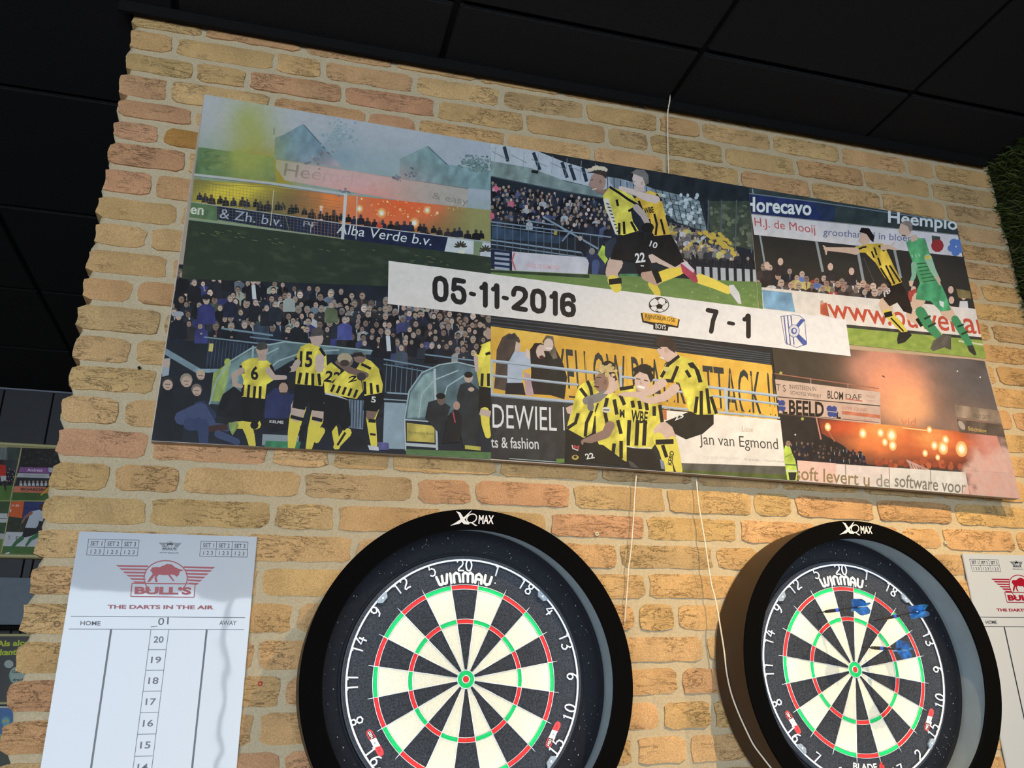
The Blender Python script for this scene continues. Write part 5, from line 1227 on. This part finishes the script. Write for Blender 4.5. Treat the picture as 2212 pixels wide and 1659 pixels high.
def surround(loc, roll, label):
    root = link('dartboard_surround', None, label=label, cat='dartboard surround', group='black lit surrounds', loc=loc, rot=(0, roll, 0))
    link('front_face', lathe('front_face', [(.262, -.0700), (.2635, -.0720), (.2985, -.0720), (.3005, -.0700)], 160), foam_black, root)
    link('outer_side', lathe('outer_side', [(.3005, -.0700), (.3005, .040), (.296, .0435), (.262, .0435)], 160), foam_side, root)
    link('lip_back', lathe('lip_back', [(.262, -.0700), (.2625, -.0655), (.2745, -.0650)], 160), foam_black, root)
    link('inner_wall', lathe('inner_wall', [(.2745, -.0650), (.2750, -.0560), (.2762, .012)], 160), foam_wall, root)
    link('floor_ring', lathe('floor_ring', [(.2762, .012), (.270, .0150), (.2325, .0080), (.2300, .0045), (.2268, .0045), (.2263, .012)], 160), foam_floor, root)
    link('led_strip', lathe('led_strip', [(.2735, -.0640), (.2738, -.0600)], 160), led_m, root)
    # specks of dart wear on the floor ring
    r = random.Random(int(loc[0]*100)+5); V, F = [], []
    for i in range(170):
        a = r.uniform(0, 2*PI); rr = r.uniform(.234, .268); y = .0150-(.270-rr)*.187-.0009; s = r.uniform(.0003, .0009); c = Vector((rr*math.sin(a), y, rr*math.cos(a))); n = len(V)
        b = r.uniform(0, PI); t1 = Vector((math.cos(b), 0, math.sin(b)))*s*r.uniform(1, 2.6); t2 = Vector((-math.sin(b), 0, math.cos(b)))*s
        V += [c-t1, c+t2, c+t1, c-t2, c+Vector((0, -.0006, 0))]; F += [(n, n+1, n+4), (n+1, n+2, n+4), (n+2, n+3, n+4), (n+3, n, n+4)]
    link('wear_specks', mesh('wear_specks', V, F), mat('pale_wear', (.30, .32, .33), .8), root, kind='stuff')
    # maker's mark on the top of the front face
    I = Ink(lambda u, v, l: Vector((u, -.0724-l, v)), lambda q, c: L3(c)); I.fold = 0; I.cell = .004; I.step = 4e-6
    X = lambda a, b: (.0475*(a-.5)*2*.86, .2835+.0150*(b-.5)*2*.92)
    g = (225, 222, 220)
    def PP(*p): I.poly([X(a, b) for a, b in p], g)
    PP((.12,.95), (.22,.86), (.34,.30), (.44,.10), (.40,.05), (.30,.08), (.24,.25), (.18,.72))
    PP((.50,1.05), (.44,.92), (.33,.62), (.10,.15), (-.02,-.05), (.06,.0), (.20,.10), (.33,.42), (.44,.82))
    ov = [(.485+.115*math.sin(i*PI/8)+.03*math.cos(i*PI/8), .48+.30*math.cos(i*PI/8)) for i in range(17)]
    I.line([X(*p) for p in ov], .0021, g); PP((.44,.22), (.50,.20), (.62,-.02), (.56,-.02))
    I.text('MAX', X(.64, .12), X(1.0, .12), X(.66, .72), g, .03)
    I.build('maker_mark', cream_ink, root, 'pale slanted lettering on the black rim')
    return root

B1 = (0, 0, 0); B2 = (.8352, 0, .0102)
dartboard(B1, -.015, 'dartboard without darts, in the left surround, between scoreboard and cords', False)
surround(B1, -.015, 'left black ring surround, next to the scoreboard, around the empty board')
dartboard(B2, .0073, 'dartboard with three blue darts, inside the right surround', True)
surround(B2, .0073, 'right black ring surround with a cord on its side, around the dart-pierced board')

# ------------------------------------------------------------------ darts
flight_m = mat('blue_dart_flight', (.03, .20, .60), .3, .6, noise=(60, 1.0)); flight_d = mat('dark_flight', (.012, .012, .020), .4, .5)
barrel_m = mat('dark_tungsten', (.030, .024, .022), .35, .6, metal=.4); blue_grip = mat('blue_grip_band', (.05, .13, .62), .5)
def dart(tip, tail, tw, label):
    d = (tail-tip).normalized(); L = (tail-tip).length
    root = link('dart', None, label=label, cat='dart', group='blue-flighted darts in the right board', loc=tip-d*.006)
    s = d.cross(Vector((0, 0, 1))).normalized(); w = d.cross(s)
    root.rotation_euler = Matrix((s, w, d)).transposed().to_euler()      # local z runs from point to flight
    L += .006; k = L/.150
    link('point', tube('point', [(0, 0, z*k) for z in (0, .006, .028, .034)], .0011, 8, taper=[.0002, .0009, .0011, .0016]), barrel_m, root)
    br = link('barrel', tube('barrel', [(0, 0, z*k) for z in (.032, .036, .050, .070, .080, .084)], .003, 12, taper=[.0018, .0032, .0034, .0033, .0030, .0022]), barrel_m, root)
    for z in (.046, .054, .060): link('grip_ring', tube('grip_ring', [(0, 0, z*k), (0, 0, (z+.0025)*k)], .0037, 12), barrel_m, br)
    link('grip_band', tube('grip_band', [(0, 0, .067*k), (0, 0, .075*k)], .0038, 12), blue_grip, br)
    link('shaft', tube('shaft', [(0, 0, z*k) for z in (.082, .095, .118, .125)], .0018, 8, taper=[.0022, .0017, .0016, .0020]), flight_d, root)
    for q in range(4):
        a = tw+q*PI/2; c, sn = math.cos(a), math.sin(a)
        pr = [(.001, .112), (.006, .113), (.017, .121), (.0185, .127), (.016, .147), (.010, .154), (.001, .151)]
        V = [(r*c, r*sn, z*k) for r, z in pr]; t = .00012; off = Vector((-sn*t, c*t, 0)); n = len(V)
        V2 = [Vector(v)+off for v in V]+[Vector(v)-off for v in V]
        F = [tuple(range(n)), tuple(range(2*n-1, n-1, -1))]+[(i, i+n, (i+1) % n+n, (i+1) % n) for i in range(n)]
        link('flight', mesh('flight', V2, F), flight_m, root)
def along(u, v, tip, L):
    d = (_f+_R*((u-1106)/FPX)-_U*((v-829.5)/FPX)).normalized(); o = CAM-tip; b = o.dot(d); c = o.dot(o)-L*L; q = b*b-c
    return CAM+d*(-b-math.sqrt(max(0, q)))
for (tu, tv), (fu, fv), tw, lb in (((1763.5,1324), (1872,1309), .5, 'dart stuck highest and leftmost, blue flight below the twenty'), ((1888.7,1340.5), (1997,1318), .9, 'rightmost dart, its flight over the outer wire by the four'), ((1864,1398), (1964,1404), .2, 'lowest dart, nearest the bullseye, with a blue flight')):
    tip = at(tu, tv, -.001); dart(tip, along(fu, fv, tip, .142), tw, lb)
# ------------------------------------------------------------------ scoreboards
SY = .0420
board_white = mat('glossy_score_sheet', (.45, .50, .57), .5, .3, noise=(3, .03), bump=(7, .10, .01, 2), coat=.6)
OL = Vector((-.541, SY, .257))
def place_s(u, v, l): return at(u, v, SY)-OL+Vector((0, -l-.0004, 0))
sheet_ink = print_mat('sheet_ink', .35, .4, (900, .04))
def sheet_tone(q, c): return tuple(.5*x for x in L3(c))
def scoreboard(loc, label):
    root = link('scoreboard', None, label=label, cat='scoreboard', group='darts score sheets on the brick wall', loc=loc)
    link('sheet', box('sheet', (-.1515, 0, -.60), (.1515, .004, 0), .0008), board_white, root)
    def part(nm, fn, label=None, fold=0):
        I = Ink(place_s, sheet_tone, lift0=0); I.view(90, 1130, 3.1354); I.fold = fold; I.step = 8e-6; fn(I); return I.build(nm, sheet_ink, root, label)
    dk = (52, 58, 76); red = (196, 28, 60)
    def table(I, tl, tr, br, bl):
        P = lambda u, v: ((tl[0]*(1-u)+tr[0]*u)*(1-v)+(bl[0]*(1-u)+br[0]*u)*v, (tl[1]*(1-u)+tr[1]*u)*(1-v)+(bl[1]*(1-u)+br[1]*u)*v)
        for v in (0, .5, 1): I.line([P(0, v), P(1, v)], 3.2, dk)
        for k in range(4): I.line([P(k/3, 0), P(k/3, 1)], 3.2, dk)
        for k in range(3):
            a = k/3
            I.text('SET %d' % (k+1), P(a+.05, .40), P(a+.28, .40), P(a+.05, .12), dk, .01)
            I.text('1 2 3', P(a+.07, .90), P(a+.27, .90), P(a+.07, .64), dk, .005)
    part('set_table', lambda I: table(I, (318,108), (660,116), (648,222), (304,216)))
    part('set_table', lambda I: table(I, (1080,123), (1398,129), (1392,230), (1070,225)))
    def logo(I, sx, sy, x0, y0, c, big):
        X = lambda x, y: (x0+(x-840)*sx, y0+(y-380)*sy)
        def pl(*p): I.poly([X(*q) for q in p], c)
        for k in range(6):
            y = 284+k*22; xl = 503+k*23; xr = 1176-k*22
            pl((xl, y), (724-k*7 if k < 3 else 700-(k-3)*(-4), y+3), (718-k*7 if k < 3 else 700, y+14), (xl+16, y+12))
            pl((xr, y+13), (960+k*7, y+9), (964+k*7, y+20), (xr-16, y+25))
        ring = [(840+147*math.sin(a), 372-118*math.cos(a)) for a in [-2.4+i*4.8/26 for i in range(27)]]
        I.line([X(*p) for p in ring], 7*sx, c)
        # the bull
        pl((745,330), (760,302), (800,298), (850,277), (880,280), (905,300), (935,312), (962,320), (935,328), (930,350), (915,364), (900,352), (880,348), (860,352), (815,352), (790,345), (760,362), (735,395), (716,402), (728,375), (752,345))
        pl((800,345), (778,365), (785,400), (770,398), (764,368), (782,345)); pl((868,348), (900,392), (890,394), (856,352)); pl((745,330), (735,322), (750,300), (790,296), (760,306), (750,322))
        for a, b in (((612,408), (1040,412)), ((1040,412), (1032,503)), ((1032,503), (603,497)), ((603,497), (612,408))): I.line([X(*a), X(*b)], 6*sx, c)
        I.text('BULL’S', X(628,482), X(1012,486), X(632,430), c, .05)
    part('bull_logo', lambda I: logo(I, 1, 1, 840, 380, red, True), 'red winged bull logo')
    part('bull_logo', lambda I: logo(I, .232, .235, 870, 155, (40,46,60), False), 'small black winged bull logo')
    part('lettering', lambda I: I.text('WWW.BULLS.NL', (798,205), (928,207), (798,194), dk))
    part('lettering', lambda I: I.text('THE DARTS IN THE AIR', (445,580), (1165,585), (447,553), (184,44,72), .04), 'red motto')
    part('lettering', lambda I: (I.text('HOME', (262,692), (398,694), (264,662), dk, .01), I.text('_01', (738,705), (858,694), (742,648), dk, .005), I.text('AWAY', (1202,690), (1318,692), (1205,660), dk, .005)))
    # ruled columns carried on below the header, in sheet metres
    z1, z2, z3 = (place_s(90+300/3.1354, 1130+q/3.1354, 0).z for q in (632, 718, 858)); dz = z2-place_s(90+780/3.1354, 1130+857/3.1354, 0).z
    I = Ink(lambda u, v, l: Vector((u, -.0004-l, v)), sheet_tone); I.fold = 0; I.cell = .01; I.step = 8e-6
    I.line([(-.143, z1), (.143, z1)], .0010, dk); I.line([(-.143, z2), (.143, z2)], .0010, dk)
    xa, xb = place_s(90+470/3.1354, 1130+725/3.1354, 0).x, place_s(90+1118/3.1354, 1130+725/3.1354, 0).x
    I.line([(xa, z2), (xa, -.585)], .0032, (60,70,88)); I.line([(xb, z2), (xb, -.585)], .0032, (60,70,88))
    c0, c1 = place_s(90+740/3.1354, 1130+725/3.1354, 0).x, place_s(90+860/3.1354, 1130+725/3.1354, 0).x
    for k in range(10): I.line([(c0, z2-dz*(k+1)), (c1, z2-dz*(k+1))], .0009, dk)
    for x in (c0, c1): I.line([(x, z2), (x, z2-dz*10)], .0009, dk)
    for k in range(10):
        z = z2-dz*(k+.5); w = (c1-c0); I.text(str(20-k), (c0+w*.22, z-dz*.16), (c0+w*.78, z-dz*.16), (c0+w*.22, z+dz*.16), (70,78,96), .015)
    I.build('score_columns', sheet_ink, root)
    return root
scoreboard(OL, 'scoreboard sheet on the left, between the pillar edge and the left dartboard')
scoreboard(OL+Vector((1.906, 0, .013)), 'scoreboard sheet at the far right, partly hidden by the right surround')

# ------------------------------------------------------------------ cords and wall plugs
cord_m = mat('beige_cord', (.80, .70, .56), .8, .2, noise=(600, .3)); 
def cord(pts, r, label, seg=7):
    # smooth through the points
    P = [Vector(p) for p in pts]; out = []
    for i in range(len(P)-1):
        a, b, c, d = P[max(i-1, 0)], P[i], P[i+1], P[min(i+2, len(P)-1)]
        for k in range(5):
            t = k/5; out.append(.5*((2*b)+(c-a)*t+(2*a-5*b+4*c-d)*t*t+(3*b-a-3*c+d)*t**3))
    out.append(P[-1]); o = P[0].copy()
    return link('cord', tube('cord', [p-o for p in out], r, seg), cord_m, label=label, cat='cord', loc=o)
cord([at(1447.5,200,.020), at(1446.5,219,.022), at(1442.6,243,.030), at(1442.4,292,.036), at(1443,330,.036), at(1444.6,376,.032)], .0017, 'short pale cord from the ceiling edge to the top of the long panel')
cord([at(1374.6,1026,.030), at(1371,1070,.032), at(1368.9,1112,.034), at(1363,1188,.035), at(1358,1226,.035), at(1355.4,1266.6,.036), at(1351.6,1313,.038), at(1349,1345,.043)], .0015, 'cord hanging below the long panel, left one, ending near the left surround')
c2 = [at(1504.4,1036,.030), at(1507,1068,.030), at(1511,1100.5,.028), at(1522.7,1169,.022), at(1524.5,1182,.020), at(1536,1258,.018), at(1543,1285,.014), at(1550,1318,.006), at(1554,1342,.000)]
c2 += [at_cyl(u, v, B2[0], B2[2], .3029) for u, v in ((1564,1405), (1570,1455), (1579.6,1497.7), (1595,1540), (1614,1582), (1627.7,1609), (1646,1634), (1668,1662))]
cord(c2, .0016, 'long cord from the long panel, draped along the side of the right surround')
plug_m = mat('beige_wall_plug', (.60, .52, .36), .6); red_m = mat('red_wall_plug', (.45, .02, .02), .6)
def plug(u, v, m, label, r=.0042, grp=None):
    o = at(u, v, .0455)
    link('plug_or_hole', lathe('plug_or_hole', [(r, .008), (r, 0), (r*.55, -.0006), (r*.40, .0025), (.0002, .003)], 20), m, label=label, cat='wall plug', loc=o)
plug(1290, 1153.5, plug_m, 'beige wall plug in a brick, above right of the left dartboard')
plug(2044, 1172, plug_m, 'beige wall plug in the mortar, above the right scoreboard')
plug(123, 1348, mat('brown_wall_plug', (.22, .13, .06), .7), 'brown wall plug in a brick, left of the left scoreboard', .0055)
plug(562, 1477, red_m, 'red wall plug in a brick, between left scoreboard and left dartboard', .0042)
plug(300.5, 794, mat('hole_shade_disc', (.006, .006, .008), .7), 'dark disc for the shade of a hole in the mortar, left of the long panel', .003)  # black disc paints the shade inside an open screw hole

# ------------------------------------------------------------------ things on the far wall
FY = FAR-.045
far_ink = print_mat('far_print_ink', .5, .3, (200, .1))
def far_tone(q, c): return tuple(min(.9, x*.95) for x in L3(c))
pf = lambda u, v, l: at(u, v, FY)+Vector((0, -l*6-.0006, 0))
root = link('framed_photo_collage', None, label='framed collage of football photos on the dark boards, behind the pillar edge', cat='photo collage', loc=(0, 0, 0))
tl = at(0, 955, FY); br = at(90, 1207, FY)
link('backing_board', box('backing_board', (-2.95, FY, br.z+.0), (-1.28, FAR-.014, tl.z-.002)), mat('olive_frame', (.42, .38, .16), .6), root)
V, F = [], []
for a, b in (((-2.95, FY-.004, tl.z-.009), (-1.28, FY-.004, tl.z-.009)), ((-2.95, FY-.004, br.z+.009), (-1.28, FY-.004, br.z+.009))): tube_bm(V, F, [a, b], .009, 6)
link('frame_rail', mesh('frame_rail', V, F), mat('pale_olive_rail', (.55, .52, .26), .5), root)
def col1(I):
    I.poly([(-300,545), (172,555), (95,985), (-300,985)], (120,130,130)); I.poly([(60,550), (172,555), (140,770), (60,740)], (70,80,76))
    I.poly([(-200,640), (150,660), (120,870), (-200,870)], (60,66,70)); crowd(I, [(-100,700), (140,720), (120,840), (-100,830)], 4, 12, 12, 12, 5, hair=False)
    for k in range(6): I.line([(-60+k*30,560), (-70+k*30,660)], 3, (60,66,70))
    I.poly([(-300,865), (115,865), (92,985), (-300,985)], (86,124,56)); I.poly([(-10,690), (48,700), (50,790), (0,800)], (206,56,44)); I.ell(12,672,16,20,(60,40,36)); I.poly([(5,785), (52,785), (50,830), (10,830)], (200,200,206)); I.limb([(40,830), (45,900)], [18, 12], (60,30,30))
    I.line([(175,556), (85,990)], 8, (190,184,130)); I.line([(-300,985), (370,988)], 7, (150,160,96))
def col2(I):
    I.poly([(180,556), (520,566), (520,985), (100,985)], (44,40,40))
    for k in range(50): I.ell(rnd.uniform(190, 500), rnd.uniform(570, 700), 14, 10, mix((34,34,34), (66,64,60), rnd.random()), 7)
    I.poly([(165,712), (520,722), (515,765), (150,755)], (150,96,160)); I.text('Andreas', (222,748), (345,752), (224,722), (226,206,232), .02); I.poly([(395,716), (440,718), (436,756), (396,752)], (190,196,206))
    I.poly([(145,760), (510,770), (500,806), (135,796)], (190,192,196)); I.text('GENERAAL BOUW', (190,788), (370,792), (192,772), (150,150,160))
    I.poly([(135,800), (500,808), (480,880), (120,868)], (44,46,52))
    for k in range(8): I.ell(170+k*34, 832, 9, 10, (176,150,140)); I.poly([(158+k*34,866), (160+k*34,842), (180+k*34,842), (184+k*34,866)], (200,204,212))
    I.poly([(125,866), (480,878), (470,930), (105,918)], (216,124,96)); I.text('BOARDING', (170,902), (410,910), (173,882), (50,46,48), .03); I.poly([(108,918), (480,930), (470,990), (98,985)], (70,104,48))
    I.poly([(395,830), (412,790), (430,800), (415,870), (385,900), (375,880)], (40,38,40)); I.limb([(400,880), (365,915), (335,940)], [20, 14, 10], (214,180,40)); I.limb([(410,800), (415,850)], [10, 8], (214,180,40)); I.ell(412,778,12,14,(60,46,40))
def col3(I):
    I.poly([(90,992), (480,996), (440,1445), (10,1440)], (52,58,44)); I.poly([(92,992), (198,992), (178,1128), (72,1115)], (226,104,50)); I.poly([(200,992), (470,996), (455,1110), (182,1128)], (54,62,120)); I.line([(195,1050), (440,1052)], 14, (44,50,104))
    I.text('n je', (96,1038), (155,1038), (98,1014), (236,226,220), .03); I.text('g', (80,1080), (92,1080), (82,1055), (236,226,220), .03)
    for k in range(40): I.ell(rnd.uniform(80, 430), rnd.uniform(1130, 1240), 12, 9, mix((40,46,34), (84,88,66), rnd.random()), 7)
    I.poly([(50,1240), (450,1250), (440,1365), (22,1355)], (206,210,216)); I.text('T', (62,1305), (86,1305), (64,1272), (110,110,116)); I.text('E', (128,1310), (160,1312), (130,1276), (110,110,116))
    I.poly([(20,1355), (440,1365), (430,1440), (8,1438)], (76,114,54)); I.line([(20,1418), (300,1425)], 4, (150,176,120))
    I.poly([(250,1075), (320,1060), (362,1080), (350,1150), (290,1210), (205,1205), (230,1140)], (196,204,216)); I.limb([(255,1085), (205,1120), (180,1165)], [26, 20, 14], (150,104,90)); I.ell(340,1035,20,26,(70,50,46)); I.poly([(200,1210), (300,1210), (330,1240), (250,1275), (175,1290)], (30,32,38)); I.poly([(320,1150), (365,1160), (360,1230), (300,1220)], (34,36,40))
    I.limb([(180,1290), (130,1330), (90,1380), (50,1410)], [34, 28, 24, 14], (60,116,76)); I.limb([(320,1260), (250,1300), (215,1350)], [36, 28, 18], (60,120,80)); I.ell(60,1415,24,8,(220,220,224),8,-.4)
def col4(I):
    I.poly([(-300,990), (82,992), (10,1440), (-300,1440)], (64,88,58)); I.poly([(-300,1085), (62,1090), (58,1165), (-300,1160)], (200,204,206)); I.line([(-100,1128), (56,1132)], 5, (60,60,66)); I.poly([(-300,1240), (45,1255), (36,1300), (-300,1290)], (190,190,190)); I.poly([(-300,1300), (35,1302), (10,1440), (-300,1440)], (112,140,70)); I.line([(90,990), (5,1442)], 7, (196,190,140))
for k, fn in enumerate((col1, col2, col4, col3)):
    I = Ink(pf, far_tone); I.view(0, 820, 3.769); I.fold = .15; fn(I); I.build('photo_print', far_ink, root)
# slate coloured box below
g0, g1 = at(0, 1247, FAR-.12), at(0, 1349, FAR-.12)
bx = link('wall_box', box('wall_box', (-2.7, FAR-.12, g1.z), (-1.25, FAR-.014, g0.z), .004), mat('slate_box', (.125, .165, .205), .5, .4), label='slate grey box on the far wall, above the black sign', cat='wall box')
V, F = [], []; tube_bm(V, F, [(-2.7, FAR-.10, g1.z-.012), (-1.25, FAR-.10, g1.z-.012)], .011, 6)
link('edge_strip', mesh('edge_strip', V, F), black_matt, bx)
# black sign with yellow words
SGY = FAR-.06
root = link('rules_sign', None, label='black sign with yellow words and pale discs, below the slate box', cat='sign', loc=(0, 0, 0))
s0, s1 = at(0, 1372, SGY), at(0, 1519, SGY)
link('sign_board', box('sign_board', (-2.6, SGY, s1.z), (-1.22, FAR-.014, s0.z), .003), mat('black_sign', (.006, .006, .008), .4), root)
V, F = [], []
for z in (s0.z, s1.z): tube_bm(V, F, [(-2.6, SGY-.001, z), (-1.22, SGY-.001, z)], .006, 6)
link('frame_rail', mesh('frame_rail', V, F), MATS['pale_olive_rail'], root)
ps = lambda u, v, l: at(u, v, SGY)+Vector((0, -l*6-.0006, 0))
def part(nm, fn, label=None):
    I = Ink(ps, far_tone); I.view(0, 1220, 3.775); I.fold = 0; fn(I); I.build(nm, far_ink, root, label)
part('lettering', lambda I: I.text('Als alcohol', (-30,668), (345,655), (-24,620), (196,214,60), .04), 'yellow slanted words')
part('lettering', lambda I: I.text('kantine', (-2,740), (222,732), (4,690), (196,214,60), .04), 'yellow slanted words')
part('pale_disc', lambda I: I.ell(72,810,38,33,(176,190,184),20))
part('pale_disc', lambda I: (I.ell(140,905,66,74,(150,182,166),24), I.ell(144,902,58,66,(176,198,188),24), I.text('Geen', (98,884), (190,884), (100,860), (40,50,50), .02), I.text('drank', (104,950), (200,950), (106,926), (40,50,50), .02)))
part('lettering', lambda I: I.text('NIX', (52,1082), (150,1080), (56,1036), (196,104,54), .05), 'orange capitals')
# blue leaflet under it
root = link('blue_leaflet', None, label='blue leaflet with a yellow round mark, under the black sign', cat='leaflet', loc=(0, 0, 0))
l0, l1 = at(0, 1525, SGY), at(0, 1606, SGY)
link('paper', box('paper', (-2.3, SGY+.02, l1.z), (-1.20, FAR-.014, l0.z)), mat('blue_paper', (.10, .22, .48), .6), root)
ps = lambda u, v, l: at(u, v, SGY+.02)+Vector((0, -l*6-.0006, 0))
def leaf(I):
    I.poly([(-200,1150), (90,1155), (92,1168), (-200,1166)], (206,212,196)); I.ell(50,1278,38,46,(90,160,190),20); I.ell(48,1280,30,36,(120,180,200),20); I.text('BOB', (20,1285), (72,1285), (22,1262), (206,206,70), .03)
    I.poly([(-200,1390), (70,1380), (60,1440), (-200,1450)], (180,190,140)); I.poly([(-200,1440), (60,1440), (58,1462), (-200,1470)], (60,66,50))
part('printed_face', leaf)
root = link('notice_panel', None, label='dark notice panel with a yellow edge, lowest on the far wall', cat='notice', loc=(0, 0, 0))
n0 = at(0, 1612, SGY)
link('panel', box('panel', (-2.3, SGY+.01, n0.z-.35), (-1.15, FAR-.014, n0.z)), mat('grey_green_notice', (.09, .11, .085), .6), root)
V, F = [], []; tube_bm(V, F, [(-2.3, SGY+.008, n0.z), (-1.15, SGY+.008, n0.z)], .006, 6); link('yellow_edge', mesh('yellow_edge', V, F), mat('dull_yellow', (.40, .38, .05), .6), root)
